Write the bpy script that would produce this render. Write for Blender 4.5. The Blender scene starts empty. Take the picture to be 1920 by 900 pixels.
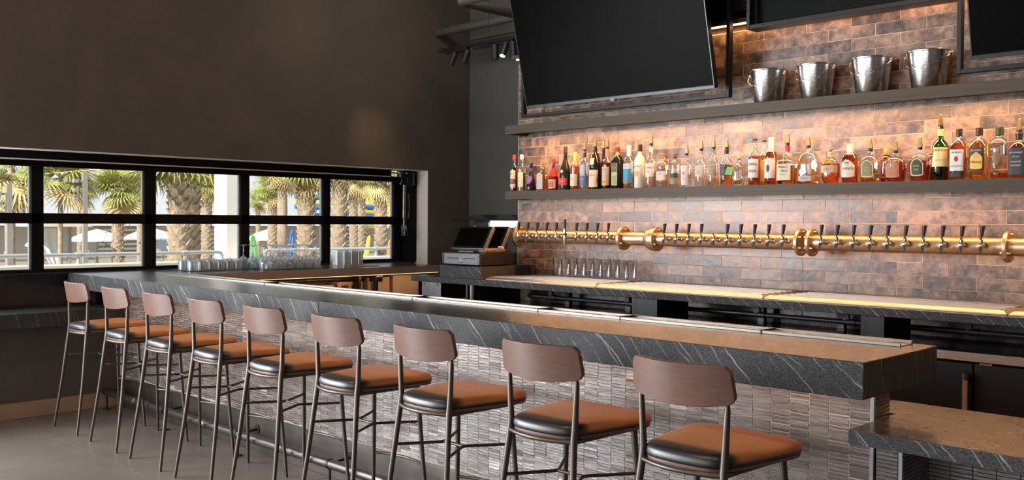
import bpy, bmesh, math, random
from mathutils import Vector, Matrix
PI = math.pi
rnd = random.Random(7)
S = bpy.context.scene
COL = S.collection

# ------------------------------------------------------------------ camera
cam_d = bpy.data.cameras.new('camera')
cam = bpy.data.objects.new('camera', cam_d)
COL.objects.link(cam)
_r = Vector((0.71132976, 0.70282827, 0.00651178))
_u = Vector((-0.01858184, 0.00954352, 0.99978179))
_f = Vector((-0.70261276, 0.71129554, -0.01984843))
cam.matrix_world = Matrix(((_r.x, _u.x, -_f.x, 0), (_r.y, _u.y, -_f.y, 0), (_r.z, _u.z, -_f.z, 1.5), (0, 0, 0, 1)))
cam_d.sensor_width = 36.0
cam_d.lens = 1770.16 / 1920 * 36.0
cam_d.clip_start = 0.05
cam_d.clip_end = 300
S.camera = cam

# ------------------------------------------------------------------ exposure, sky, sun, lamps
S.view_settings.view_transform = 'Standard'
S.view_settings.look = 'None'
S.view_settings.gamma = 1.0
S.view_settings.exposure = 0.7
try:
    S.view_settings.use_curve_mapping = False
except Exception:
    pass
W = bpy.data.worlds.new('sky')
S.world = W
W.use_nodes = True
wn, wl = W.node_tree.nodes, W.node_tree.links
wn.clear()
w_out = wn.new('ShaderNodeOutputWorld')
w_bg = wn.new('ShaderNodeBackground')
w_bg.inputs['Strength'].default_value = 0.68
w_tc = wn.new('ShaderNodeTexCoord')
w_sep = wn.new('ShaderNodeSeparateXYZ')
w_ramp = wn.new('ShaderNodeValToRGB')
w_ramp.color_ramp.elements[0].position = 0.0
w_ramp.color_ramp.elements[0].color = (0.90, 0.92, 0.95, 1)
w_ramp.color_ramp.elements[1].position = 0.6
w_ramp.color_ramp.elements[1].color = (0.45, 0.62, 0.95, 1)
w_noise = wn.new('ShaderNodeTexNoise')
w_noise.inputs['Scale'].default_value = 3.0
w_noise.inputs['Detail'].default_value = 5.0
w_cr = wn.new('ShaderNodeValToRGB')
w_cr.color_ramp.elements[0].position = 0.45
w_cr.color_ramp.elements[1].position = 0.7
w_mix = wn.new('ShaderNodeMixRGB')
w_mix.inputs['Color2'].default_value = (0.93, 0.94, 0.96, 1)
wl.new(w_tc.outputs['Generated'], w_sep.inputs[0])
wl.new(w_sep.outputs['Z'], w_ramp.inputs[0])
wl.new(w_tc.outputs['Generated'], w_noise.inputs['Vector'])
wl.new(w_noise.outputs['Fac'], w_cr.inputs[0])
wl.new(w_cr.outputs[0], w_mix.inputs['Fac'])
wl.new(w_ramp.outputs[0], w_mix.inputs['Color1'])
wl.new(w_mix.outputs[0], w_bg.inputs['Color'])
wl.new(w_bg.outputs[0], w_out.inputs['Surface'])


def lamp(name, kind, loc, target, energy, color, **kw):
    d = bpy.data.lights.new(name, kind)
    d.energy = energy
    d.color = color
    for k, v in kw.items():
        setattr(d, k, v)
    o = bpy.data.objects.new(name, d)
    COL.objects.link(o)
    o.location = loc
    o.rotation_euler = (Vector(target) - Vector(loc)).to_track_quat('-Z', 'Y').to_euler()
    return o


lamp('sun', 'SUN', (-20, -20, 30), (-20 - 0.34, -20 + 0.80, 30 - 0.75), 5.5, (1.0, 0.95, 0.86), angle=math.radians(1.5))
# added lamp in place of daylight, before an assumed tall unglazed opening of the left wall, behind the first stool
lamp('fill_side', 'AREA', (-7.50, -1.6, 1.55), (0, 0.0, 1.3), 520, (0.93, 0.96, 1.0), shape='RECTANGLE', size=4.1, size_y=2.7)
# added lamp in place of daylight, just inside the panes of the lift-up window left of the picture
lamp('fill_window', 'AREA', (-7.72, 1.60, 1.50), (-5.5, 2.3, 1.0), 32, (0.93, 0.96, 1.0), shape='RECTANGLE', size=1.15, size_y=0.80)
# added fill light before the plain front wall, behind the camera
lamp('fill_front', 'AREA', (-2.6, -4.1, 1.8), (-2.6, 5, 1.3), 95, (0.96, 0.97, 1.0), shape='RECTANGLE', size=6.0, size_y=2.8)
WARM = (1.0, 0.47, 0.17)
lamp('strip_light_upper', 'AREA', (-2.4, 5.470, 2.206), (-2.4, 5.475, 2.0), 43, WARM, shape='RECTANGLE', size=6.0, size_y=0.012)  # unseen strip assumed from the warm glow below the upper shelf
lamp('strip_light_lower', 'AREA', (-2.4, 5.470, 1.674), (-2.4, 5.475, 1.47), 19, WARM, shape='RECTANGLE', size=6.0, size_y=0.012)  # likewise assumed, under the lower shelf
lamp('strip_light_top', 'AREA', (-2.15, 5.640, 2.838), (-2.15, 5.640, 2.6), 10, WARM, shape='RECTANGLE', size=5.6, size_y=0.012)
lamp('strip_light_bar', 'AREA', (-4.4, 3.06, 0.944), (-4.4, 3.10, 0.7), 2.2, WARM, shape='RECTANGLE', size=6.2, size_y=0.012)  # unseen strip assumed from the orange tint below the bar top
lamp('strip_light_counter', 'AREA', (-7.02, 4.78, 0.985), (-7.25, 4.78, 0.7), 2.2, (1.0, 0.62, 0.34), shape='RECTANGLE', size=2.5, size_y=0.012)
for i, (sx, sy, tx, ty, e) in enumerate([(-6.2, 1.9, -5.9, 3.0, 40), (-4.2, 1.9, -3.9, 3.0, 40), (-2.2, 1.9, -1.9, 3.0, 40), (-0.6, 2.2, -0.7, 3.3, 40),  # first row: spots added to light the stools
                                        (-4.3, 3.6, -4.2, 5.7, 34), (-2.4, 3.6, -2.3, 5.7, 34), (-0.8, 3.6, -0.8, 5.7, 30)]):  # second row: unseen spots assumed from the warm light on the upper tiles
    lamp('warm_spot', 'SPOT', (sx, sy, 3.6), (tx, ty, 0.8 if ty < 4 else 2.6), e, (1.0, 0.74, 0.5), spot_size=math.radians(62), spot_blend=0.9, shadow_soft_size=0.08)

lamp('warm_spot', 'SPOT', (-6.7, 5.2, 3.1), (-7.566, 5.72, 2.25), 16, (1.0, 0.66, 0.38), spot_size=math.radians(34), spot_blend=1.0, shadow_soft_size=0.05)  # unseen spot assumed from the warm pool on the left wall
# added warm fill for the left wall and the far corner, no fixtures
lamp('wall_fill', 'AREA', (-5.2, 2.6, 4.05), (-7.6, 2.6, 1.6), 20, (1.0, 0.80, 0.62), shape='RECTANGLE', size=6.5, size_y=0.3)
lamp('wall_fill', 'AREA', (-5.9, 5.2, 4.0), (-6.9, 7.0, 1.6), 9, (1.0, 0.93, 0.82), shape='RECTANGLE', size=1.6, size_y=0.3)

# ------------------------------------------------------------------ material helpers


def new_mat(name):
    m = bpy.data.materials.new(name)
    m.use_nodes = True
    nt = m.node_tree
    nt.nodes.clear()
    out = nt.nodes.new('ShaderNodeOutputMaterial')
    return m, nt, out


def N(nt, kind, **kw):
    n = nt.nodes.new(kind)
    for k, v in kw.items():
        if k.startswith('_'):
            setattr(n, k[1:], v)
        else:
            n.inputs[k.replace('__', ' ')].default_value = v
    return n


def rgba(c):
    return (c[0], c[1], c[2], 1.0)


def pmat(name, color, rough=0.5, metal=0.0, noise=None, color2=None, bump=None, coat=0.0, trans=0.0, ior=1.45, emit=None, estr=0.0, stretch=None, rnoise=0.0, spec=0.5):
    m, nt, out = new_mat(name)
    b = N(nt, 'ShaderNodeBsdfPrincipled')
    b.inputs['Base Color'].default_value = rgba(color)
    b.inputs['Roughness'].default_value = rough
    b.inputs['Metallic'].default_value = metal
    b.inputs['IOR'].default_value = ior
    b.inputs['Specular IOR Level'].default_value = spec
    if coat:
        b.inputs['Coat Weight'].default_value = coat
        b.inputs['Coat Roughness'].default_value = 0.15
    if trans:
        b.inputs['Transmission Weight'].default_value = trans
    if emit:
        b.inputs['Emission Color'].default_value = rgba(emit)
        b.inputs['Emission Strength'].default_value = estr
    vec = None
    if noise or bump:
        tc = N(nt, 'ShaderNodeTexCoord')
        vec = tc.outputs['Object']
        if stretch:
            mp = N(nt, 'ShaderNodeMapping')
            mp.inputs['Scale'].default_value = stretch
            nt.links.new(vec, mp.inputs[0])
            vec = mp.outputs[0]
    if noise:
        t = N(nt, 'ShaderNodeTexNoise', Scale=noise, Detail=6.0)
        nt.links.new(vec, t.inputs['Vector'])
        mx = N(nt, 'ShaderNodeMixRGB')
        mx.inputs['Color1'].default_value = rgba(color)
        mx.inputs['Color2'].default_value = rgba(color2 or [c * 0.6 for c in color])
        cr = N(nt, 'ShaderNodeMapRange')
        cr.inputs['From Min'].default_value = 0.3
        cr.inputs['From Max'].default_value = 0.7
        nt.links.new(t.outputs['Fac'], cr.inputs['Value'])
        nt.links.new(cr.outputs[0], mx.inputs['Fac'])
        nt.links.new(mx.outputs[0], b.inputs['Base Color'])
        if rnoise:
            mr = N(nt, 'ShaderNodeMapRange')
            mr.inputs['To Min'].default_value = rough - rnoise
            mr.inputs['To Max'].default_value = rough + rnoise
            nt.links.new(t.outputs['Fac'], mr.inputs['Value'])
            nt.links.new(mr.outputs[0], b.inputs['Roughness'])
    if bump:
        t2 = N(nt, 'ShaderNodeTexNoise', Scale=bump[0], Detail=5.0)
        nt.links.new(vec, t2.inputs['Vector'])
        bp = N(nt, 'ShaderNodeBump', Strength=bump[1], Distance=0.01)
        nt.links.new(t2.outputs['Fac'], bp.inputs['Height'])
        nt.links.new(bp.outputs[0], b.inputs['Normal'])
    nt.links.new(b.outputs[0], out.inputs[0])
    return m


def thin_glass(name, tint=(1, 1, 1), refl=0.07, edge=0.6, rough=0.02, edge_col=(0.9, 0.95, 0.95)):
    m, nt, out = new_mat(name)
    tr = N(nt, 'ShaderNodeBsdfTransparent')
    tr.inputs['Color'].default_value = rgba(tint)
    gl = N(nt, 'ShaderNodeBsdfGlossy')
    gl.inputs['Color'].default_value = rgba(edge_col)
    gl.inputs['Roughness'].default_value = rough
    lw = N(nt, 'ShaderNodeLayerWeight')
    lw.inputs['Blend'].default_value = 0.35
    mr = N(nt, 'ShaderNodeMapRange')
    mr.inputs['To Min'].default_value = refl
    mr.inputs['To Max'].default_value = edge
    nt.links.new(lw.outputs['Facing'], mr.inputs['Value'])
    mx = N(nt, 'ShaderNodeMixShader')
    nt.links.new(mr.outputs[0], mx.inputs['Fac'])
    nt.links.new(tr.outputs[0], mx.inputs[1])
    nt.links.new(gl.outputs[0], mx.inputs[2])
    nt.links.new(mx.outputs[0], out.inputs[0])
    return m


def lit_haze_glass(name):
    """thin glass, shiny at its edges; pale haze stands in for inner window reflections"""
    m, nt, out = new_mat(name)
    tr = N(nt, 'ShaderNodeBsdfTransparent')
    tr.inputs['Color'].default_value = (0.97, 0.985, 0.985, 1)
    tl = N(nt, 'ShaderNodeBsdfTranslucent')
    tl.inputs['Color'].default_value = (0.86, 0.93, 0.95, 1)
    df = N(nt, 'ShaderNodeBsdfDiffuse')
    df.inputs['Color'].default_value = (0.86, 0.92, 0.94, 1)
    gl = N(nt, 'ShaderNodeBsdfGlossy')
    gl.inputs['Color'].default_value = (0.95, 0.97, 0.98, 1)
    gl.inputs['Roughness'].default_value = 0.05
    lw = N(nt, 'ShaderNodeLayerWeight')
    lw.inputs['Blend'].default_value = 0.4
    hz = N(nt, 'ShaderNodeMapRange')  # pale share in place of window light reflected inside the glass
    hz.inputs['To Min'].default_value = 0.13
    hz.inputs['To Max'].default_value = 0.60
    nt.links.new(lw.outputs['Facing'], hz.inputs['Value'])
    rf = N(nt, 'ShaderNodeMapRange')
    rf.inputs['To Min'].default_value = 0.08
    rf.inputs['To Max'].default_value = 0.55
    nt.links.new(lw.outputs['Facing'], rf.inputs['Value'])
    m0 = N(nt, 'ShaderNodeMixShader', Fac=0.4)
    nt.links.new(tl.outputs[0], m0.inputs[1])
    nt.links.new(df.outputs[0], m0.inputs[2])
    m1 = N(nt, 'ShaderNodeMixShader')
    nt.links.new(hz.outputs[0], m1.inputs['Fac'])
    nt.links.new(tr.outputs[0], m1.inputs[1])
    nt.links.new(m0.outputs[0], m1.inputs[2])
    m2 = N(nt, 'ShaderNodeMixShader')
    nt.links.new(rf.outputs[0], m2.inputs['Fac'])
    nt.links.new(m1.outputs[0], m2.inputs[1])
    nt.links.new(gl.outputs[0], m2.inputs[2])
    nt.links.new(m2.outputs[0], out.inputs[0])
    return m


def stone_mat(name, ndir=(1.0, 4.0, 1.0), scale=1.0, rough=0.25, spec=0.9, coat=0.0):
    m, nt, out = new_mat(name)
    b = N(nt, 'ShaderNodeBsdfPrincipled')
    b.inputs['Specular IOR Level'].default_value = spec
    b.inputs['Coat Weight'].default_value = coat      # sealer
    b.inputs['Coat Roughness'].default_value = 0.32
    b.inputs['Coat IOR'].default_value = 1.6
    tc = N(nt, 'ShaderNodeTexCoord')
    V = tc.outputs['Object']
    # fine dark grey grain
    g = N(nt, 'ShaderNodeTexNoise', Scale=130.0, Detail=6.0, Roughness=0.85)
    gm = N(nt, 'ShaderNodeMapping')
    gm.inputs['Rotation'].default_value = (0, math.radians(45), 0)
    gm.inputs['Scale'].default_value = (1.5, 3.5, 3.5)
    nt.links.new(V, gm.inputs[0])
    nt.links.new(gm.outputs[0], g.inputs['Vector'])
    g2 = N(nt, 'ShaderNodeTexNoise', Scale=9.0, Detail=4.0)
    nt.links.new(V, g2.inputs['Vector'])
    cr = N(nt, 'ShaderNodeValToRGB')
    cr.color_ramp.elements[0].position = 0.46
    cr.color_ramp.elements[0].color = (0.014, 0.015, 0.016, 1)
    cr.color_ramp.elements[1].position = 0.82
    cr.color_ramp.elements[1].color = (0.22, 0.225, 0.23, 1)
    nt.links.new(g.outputs['Fac'], cr.inputs[0])

    def veins(freq, width, warp, seed, amp):
        wp = N(nt, 'ShaderNodeTexNoise', Scale=2.6 * scale, Detail=5.0)
        mp0 = N(nt, 'ShaderNodeMapping')
        mp0.inputs['Location'].default_value = (seed, seed * 2, -seed)
        nt.links.new(V, mp0.inputs[0])
        nt.links.new(mp0.outputs[0], wp.inputs['Vector'])
        dt = N(nt, 'ShaderNodeVectorMath', _operation='DOT_PRODUCT')
        nt.links.new(V, dt.inputs[0])
        dt.inputs[1].default_value = [c * freq for c in ndir]
        ma = N(nt, 'ShaderNodeMath', _operation='MULTIPLY_ADD')
        nt.links.new(wp.outputs['Fac'], ma.inputs[0])
        ma.inputs[1].default_value = warp
        nt.links.new(dt.outputs['Value'], ma.inputs[2])
        fr = N(nt, 'ShaderNodeMath', _operation='FRACT')
        nt.links.new(ma.outputs[0], fr.inputs[0])
        sb = N(nt, 'ShaderNodeMath', _operation='SUBTRACT')
        nt.links.new(fr.outputs[0], sb.inputs[0])
        sb.inputs[1].default_value = 0.5
        ab = N(nt, 'ShaderNodeMath', _operation='ABSOLUTE')
        nt.links.new(sb.outputs[0], ab.inputs[0])
        mr = N(nt, 'ShaderNodeMapRange')
        mr.inputs['From Min'].default_value = 0.0
        mr.inputs['From Max'].default_value = width
        mr.inputs['To Min'].default_value = 1.0
        mr.inputs['To Max'].default_value = 0.0
        nt.links.new(ab.outputs[0], mr.inputs['Value'])
        # broken along their length
        bk = N(nt, 'ShaderNodeTexNoise', Scale=7.0 * scale, Detail=3.0)
        mp1 = N(nt, 'ShaderNodeMapping')
        mp1.inputs['Location'].default_value = (-seed, seed, seed * 3)
        nt.links.new(V, mp1.inputs[0])
        nt.links.new(mp1.outputs[0], bk.inputs['Vector'])
        br = N(nt, 'ShaderNodeMapRange')
        br.inputs['From Min'].default_value = 0.45
        br.inputs['From Max'].default_value = 0.68
        br.inputs['To Max'].default_value = amp
        nt.links.new(bk.outputs['Fac'], br.inputs['Value'])
        mu = N(nt, 'ShaderNodeMath', _operation='MULTIPLY')
        nt.links.new(mr.outputs[0], mu.inputs[0])
        nt.links.new(br.outputs[0], mu.inputs[1])
        return mu.outputs[0]
    v1 = veins(1.9 * scale, 0.011, 0.45, 3.1, 1.0 if rough > 0.4 else 0.6)
    v2 = veins(5.2 * scale, 0.020, 0.9, 8.7, 0.85 if rough > 0.4 else 0.22)
    v3 = veins(13.0 * scale, 0.06, 2.6, 5.3, 0.4 if rough > 0.4 else 0.12)
    a1 = N(nt, 'ShaderNodeMath', _operation='MAXIMUM')
    nt.links.new(v1, a1.inputs[0])
    nt.links.new(v2, a1.inputs[1])
    a2 = N(nt, 'ShaderNodeMath', _operation='MAXIMUM')
    nt.links.new(a1.outputs[0], a2.inputs[0])
    nt.links.new(v3, a2.inputs[1])
    mx = N(nt, 'ShaderNodeMixRGB')
    nt.links.new(a2.outputs[0], mx.inputs['Fac'])
    nt.links.new(cr.outputs[0], mx.inputs['Color1'])
    mx.inputs['Color2'].default_value = (0.62, 0.58, 0.53, 1)
    nt.links.new(mx.outputs[0], b.inputs['Base Color'])
    rr = N(nt, 'ShaderNodeMapRange')
    rr.inputs['To Min'].default_value = rough - 0.02
    rr.inputs['To Max'].default_value = rough + 0.03
    nt.links.new(g2.outputs['Fac'], rr.inputs['Value'])
    nt.links.new(rr.outputs[0], b.inputs['Roughness'])
    if rough > 0.4:
        bp = N(nt, 'ShaderNodeBump', Strength=0.08, Distance=0.004)
        nt.links.new(g.outputs['Fac'], bp.inputs['Height'])
        nt.links.new(bp.outputs[0], b.inputs['Normal'])
    nt.links.new(b.outputs[0], out.inputs[0])
    return m


def tile_mat(name, ramp, rough, nscale=14.0, bump=0.35, stretch=(1, 1, 1), mott=0.5, bscale=30.0, spec=0.5, vary=0.75):
    """glazed tile whose colour varies from piece to piece (object random + per-face 'rnd' attribute)"""
    m, nt, out = new_mat(name)
    b = N(nt, 'ShaderNodeBsdfPrincipled')
    b.inputs['Specular IOR Level'].default_value = spec
    oi = N(nt, 'ShaderNodeObjectInfo')
    at = N(nt, 'ShaderNodeAttribute')
    at.attribute_name = 'rnd'
    ad = N(nt, 'ShaderNodeMath', _operation='ADD')
    nt.links.new(oi.outputs['Random'], ad.inputs[0])
    nt.links.new(at.outputs['Fac'], ad.inputs[1])
    fr = N(nt, 'ShaderNodeMath', _operation='FRACT')
    nt.links.new(ad.outputs[0], fr.inputs[0])
    ge = N(nt, 'ShaderNodeNewGeometry')
    of = N(nt, 'ShaderNodeVectorMath', _operation='SCALE')
    cx = N(nt, 'ShaderNodeCombineXYZ')
    nt.links.new(fr.outputs[0], cx.inputs[0])
    nt.links.new(fr.outputs[0], cx.inputs[2])
    nt.links.new(cx.outputs[0], of.inputs[0])
    of.inputs['Scale'].default_value = 37.0
    av = N(nt, 'ShaderNodeVectorMath', _operation='ADD')
    nt.links.new(ge.outputs['Position'], av.inputs[0])
    nt.links.new(of.outputs[0], av.inputs[1])
    mp = N(nt, 'ShaderNodeMapping')
    mp.inputs['Scale'].default_value = stretch
    nt.links.new(av.outputs[0], mp.inputs[0])
    t = N(nt, 'ShaderNodeTexNoise', Scale=nscale, Detail=7.0, Roughness=0.65)
    nt.links.new(mp.outputs[0], t.inputs['Vector'])
    ma = N(nt, 'ShaderNodeMath', _operation='MULTIPLY_ADD')
    nt.links.new(t.outputs['Fac'], ma.inputs[0])
    ma.inputs[1].default_value = mott * 2
    ms = N(nt, 'ShaderNodeMath', _operation='SUBTRACT')
    nt.links.new(fr.outputs[0], ms.inputs[0])
    ms.inputs[1].default_value = 0.5
    ml = N(nt, 'ShaderNodeMath', _operation='MULTIPLY_ADD')
    nt.links.new(ms.outputs[0], ml.inputs[0])
    ml.inputs[1].default_value = vary
    ml.inputs[2].default_value = 0.5 - mott
    nt.links.new(ml.outputs[0], ma.inputs[2])
    cr = N(nt, 'ShaderNodeValToRGB')
    els = cr.color_ramp.elements
    els[0].position, els[0].color = ramp[0][0], rgba(ramp[0][1])
    els[1].position, els[1].color = ramp[-1][0], rgba(ramp[-1][1])
    for p, c in ramp[1:-1]:
        e = els.new(p)
        e.color = rgba(c)
    nt.links.new(ma.outputs[0], cr.inputs[0])
    nt.links.new(cr.outputs[0], b.inputs['Base Color'])
    rr = N(nt, 'ShaderNodeMapRange')
    rr.inputs['To Min'].default_value = rough - 0.12
    rr.inputs['To Max'].default_value = rough + 0.18
    nt.links.new(t.outputs['Fac'], rr.inputs['Value'])
    nt.links.new(rr.outputs[0], b.inputs['Roughness'])
    t2 = N(nt, 'ShaderNodeTexNoise', Scale=bscale, Detail=4.0)
    nt.links.new(mp.outputs[0], t2.inputs['Vector'])
    bp = N(nt, 'ShaderNodeBump', Strength=bump, Distance=0.006)
    nt.links.new(t2.outputs['Fac'], bp.inputs['Height'])
    nt.links.new(bp.outputs[0], b.inputs['Normal'])
    nt.links.new(b.outputs[0], out.inputs[0])
    return m


def plaster_mat(name, c1, c2, rough=0.75):
    m, nt, out = new_mat(name)
    b = N(nt, 'ShaderNodeBsdfPrincipled')
    b.inputs['Roughness'].default_value = rough
    b.inputs['Specular IOR Level'].default_value = 0.3
    tc = N(nt, 'ShaderNodeTexCoord')
    t = N(nt, 'ShaderNodeTexNoise', Scale=1.1, Detail=8.0, Roughness=0.62, Distortion=0.8)
    nt.links.new(tc.outputs['Object'], t.inputs['Vector'])
    mr = N(nt, 'ShaderNodeMapRange')
    mr.inputs['From Min'].default_value = 0.3
    mr.inputs['From Max'].default_value = 0.7
    nt.links.new(t.outputs['Fac'], mr.inputs['Value'])
    mx = N(nt, 'ShaderNodeMixRGB')
    mx.inputs['Color1'].default_value = rgba(c1)
    mx.inputs['Color2'].default_value = rgba(c2)
    nt.links.new(mr.outputs[0], mx.inputs['Fac'])
    nt.links.new(mx.outputs[0], b.inputs['Base Color'])
    t2 = N(nt, 'ShaderNodeTexNoise', Scale=22.0, Detail=6.0)
    nt.links.new(tc.outputs['Object'], t2.inputs['Vector'])
    bp = N(nt, 'ShaderNodeBump', Strength=0.12, Distance=0.01)
    nt.links.new(t2.outputs['Fac'], bp.inputs['Height'])
    nt.links.new(bp.outputs[0], b.inputs['Normal'])
    nt.links.new(b.outputs[0], out.inputs[0])
    return m


def leather_mat():
    """tan pull-up leather, darkening to black along its back and lower edge"""
    m, nt, out = new_mat('black_edged_leather')
    b = N(nt, 'ShaderNodeBsdfPrincipled')
    tc = N(nt, 'ShaderNodeTexCoord')
    V = tc.outputs['Object']
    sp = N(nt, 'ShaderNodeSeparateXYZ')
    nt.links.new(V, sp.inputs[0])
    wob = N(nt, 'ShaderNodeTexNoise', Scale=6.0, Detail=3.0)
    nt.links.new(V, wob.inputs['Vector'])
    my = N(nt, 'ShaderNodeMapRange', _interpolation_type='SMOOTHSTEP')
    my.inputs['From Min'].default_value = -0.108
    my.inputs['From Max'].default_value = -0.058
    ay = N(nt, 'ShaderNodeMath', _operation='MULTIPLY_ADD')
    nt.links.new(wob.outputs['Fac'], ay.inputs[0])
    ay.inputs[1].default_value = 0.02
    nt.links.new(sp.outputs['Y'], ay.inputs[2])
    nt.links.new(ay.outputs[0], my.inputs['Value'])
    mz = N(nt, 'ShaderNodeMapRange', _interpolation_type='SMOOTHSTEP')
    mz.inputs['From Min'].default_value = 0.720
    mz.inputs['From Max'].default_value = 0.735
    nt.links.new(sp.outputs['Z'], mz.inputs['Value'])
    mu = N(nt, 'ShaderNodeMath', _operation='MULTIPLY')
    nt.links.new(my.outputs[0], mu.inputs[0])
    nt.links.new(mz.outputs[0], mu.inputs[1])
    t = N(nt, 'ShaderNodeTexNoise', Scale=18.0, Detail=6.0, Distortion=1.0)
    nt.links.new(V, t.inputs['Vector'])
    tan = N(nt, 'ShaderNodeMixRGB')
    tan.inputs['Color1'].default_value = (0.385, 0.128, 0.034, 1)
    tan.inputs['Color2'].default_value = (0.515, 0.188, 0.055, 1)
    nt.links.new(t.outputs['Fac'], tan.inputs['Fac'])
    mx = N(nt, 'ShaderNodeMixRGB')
    mx.inputs['Color1'].default_value = (0.012, 0.011, 0.011, 1)  # black at the back and low on the sides
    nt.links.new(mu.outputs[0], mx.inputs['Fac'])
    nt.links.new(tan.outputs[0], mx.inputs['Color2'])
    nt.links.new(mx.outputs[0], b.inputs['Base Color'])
    b.inputs['Roughness'].default_value = 0.42
    b.inputs['Specular IOR Level'].default_value = 0.9
    t2 = N(nt, 'ShaderNodeTexVoronoi', Scale=160.0)
    nt.links.new(V, t2.inputs['Vector'])
    bp = N(nt, 'ShaderNodeBump', Strength=0.08, Distance=0.003)
    nt.links.new(t2.outputs['Distance'], bp.inputs['Height'])
    nt.links.new(bp.outputs[0], b.inputs['Normal'])
    nt.links.new(b.outputs[0], out.inputs[0])
    return m


M = {}
M['plaster'] = plaster_mat('dark_plaster', (0.118, 0.092, 0.073), (0.082, 0.067, 0.056))
M['plaster_back'] = plaster_mat('grey_green_plaster', (0.105, 0.106, 0.096), (0.082, 0.084, 0.078))
M['plaster_daylit'] = plaster_mat('daylit_reveal_plaster', (0.88, 0.83, 0.77), (0.80, 0.74, 0.68))  # wall plaster made paler to paint in daylight on the window reveal
M['ceiling'] = pmat('ceiling_paint', (0.035, 0.031, 0.028), 0.9)
M['concrete'] = pmat('polished_concrete', (0.200, 0.168, 0.145), 0.30, noise=2.2, color2=(0.135, 0.113, 0.098), bump=(60, 0.04), rnoise=0.10)
M['joint'] = pmat('joint_filler', (0.30, 0.26, 0.22), 0.9)
M['base_tan'] = pmat('tan_baseboard', (0.42, 0.265, 0.16), 0.6, noise=5, color2=(0.34, 0.21, 0.125))
M['stone'] = stone_mat('black_veined_stone', spec=0.55)
M['stone_edge'] = stone_mat('black_veined_stone_honed', (1.0, 4.0, 1.0), 1.0, 0.58, 0.22)
M['stone_edge_b'] = stone_mat('black_veined_stone_honed_long', (1.0, 4.0, 0.85), 0.9, 0.58, 0.22)
M['stone_c'] = stone_mat('black_stone_long_veins', (0.28, 1.5, 0.4), 0.9, 0.27, 0.5)
M['stone_b'] = stone_mat('black_veined_stone_long', (1.0, 4.0, 0.75), 0.8, 0.36, 1.0, 1.0)
M['grout'] = pmat('grout', (0.62, 0.46, 0.35), 0.9)
M['grout_dark'] = pmat('dark_grout', (0.46, 0.39, 0.34), 0.8)
M['brick'] = tile_mat('glazed_brick_tile', [(0.05, (0.034, 0.027, 0.025)), (0.36, (0.092, 0.066, 0.054)), (0.6, (0.165, 0.113, 0.086)), (0.95, (0.30, 0.205, 0.150))], 0.32, 15.0, 0.30, (1, 1, 1), 1.25, 22.0, 0.6, 0.5)
M['stick'] = tile_mat('ribbed_bar_tile', [(0.1, (0.072, 0.058, 0.050)), (0.5, (0.120, 0.098, 0.086)), (0.9, (0.190, 0.160, 0.143))], 0.23, 30.0, 0.3, (0.3, 1, 4.0), 0.25, 60.0, 0.9, 0.6)
M['black_metal'] = pmat('black_metal', (0.012, 0.012, 0.013), 0.42, 0.3, bump=(90, 0.03))
M['window_black'] = pmat('black_window_frame', (0.004, 0.004, 0.0045), 0.5, spec=0.15)
M['black_gloss'] = pmat('black_gloss', (0.006, 0.006, 0.007), 0.12, coat=0.3)
M['black_plastic'] = pmat('black_plastic', (0.013, 0.013, 0.014), 0.45)
M['grey_plastic'] = pmat('grey_plastic', (0.17, 0.173, 0.185), 0.42, 0.3)
M['screen'] = pmat('dark_screen', (0.0016, 0.0014, 0.0013), 0.35, spec=0.03)
M['panel_green'] = pmat('dark_green_panel', (0.007, 0.009, 0.008), 0.6, spec=0.08)
M['bronze'] = pmat('bronze_steel_tube', (0.105, 0.085, 0.070), 0.40, 0.75)
M['steel'] = pmat('brushed_steel', (0.62, 0.60, 0.58), 0.26, 1.0, noise=30, color2=(0.50, 0.48, 0.46), stretch=(0.2, 6, 6), rnoise=0.08)
M['steel_soft'] = pmat('satin_steel', (0.42, 0.385, 0.35), 0.46, 1.0, noise=20, color2=(0.36, 0.33, 0.30), stretch=(0.2, 6, 6))
M['steel_edge'] = pmat('worn_steel_edge', (0.30, 0.265, 0.235), 0.4, 0.45)
M['steel_rail'] = pmat('satin_rail_steel', (0.30, 0.275, 0.24), 0.45, 1.0)
M['steel_grey'] = pmat('grey_steel_panel', (0.36, 0.37, 0.39), 0.35, 0.85, noise=12, color2=(0.30, 0.31, 0.33))
M['chrome'] = pmat('chrome', (0.56, 0.53, 0.49), 0.18, 1.0)
M['brass'] = pmat('brushed_brass', (0.62, 0.49, 0.33), 0.42, 1.0, noise=30, color2=(0.55, 0.43, 0.28), stretch=(0.3, 5, 5), rnoise=0.06)
M['dark_brass'] = pmat('dark_brass', (0.42, 0.28, 0.13), 0.35, 1.0)
M['shelf'] = pmat('bronze_shelf_metal', (0.095, 0.073, 0.053), 0.5, 0.15, noise=3, color2=(0.075, 0.058, 0.043), stretch=(0.4, 1, 3), spec=0.2)
M['wood'] = pmat('walnut_plywood', (0.170, 0.090, 0.065), 0.42, noise=9, color2=(0.138, 0.072, 0.052), stretch=(0.6, 10, 10), coat=0.15)
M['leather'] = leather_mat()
M['kick'] = pmat('dark_kick_plate', (0.10, 0.085, 0.073), 0.42, 0.6, noise=6, color2=(0.07, 0.058, 0.05), stretch=(0.5, 1, 4))
M['pipe_dark'] = pmat('dark_steel_pipe', (0.10, 0.092, 0.088), 0.36, 0.8)
M['pipe_black'] = pmat('black_pipe', (0.020, 0.022, 0.025), 0.35, 0.2)
M['duct'] = pmat('painted_duct', (0.075, 0.062, 0.050), 0.6)
M['galv'] = pmat('polished_bucket_steel', (0.86, 0.86, 0.84), 0.22, 1.0, noise=55, color2=(0.62, 0.61, 0.58), bump=(90, 0.08), rnoise=0.06)
M['glass'] = thin_glass('clear_glass')
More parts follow.
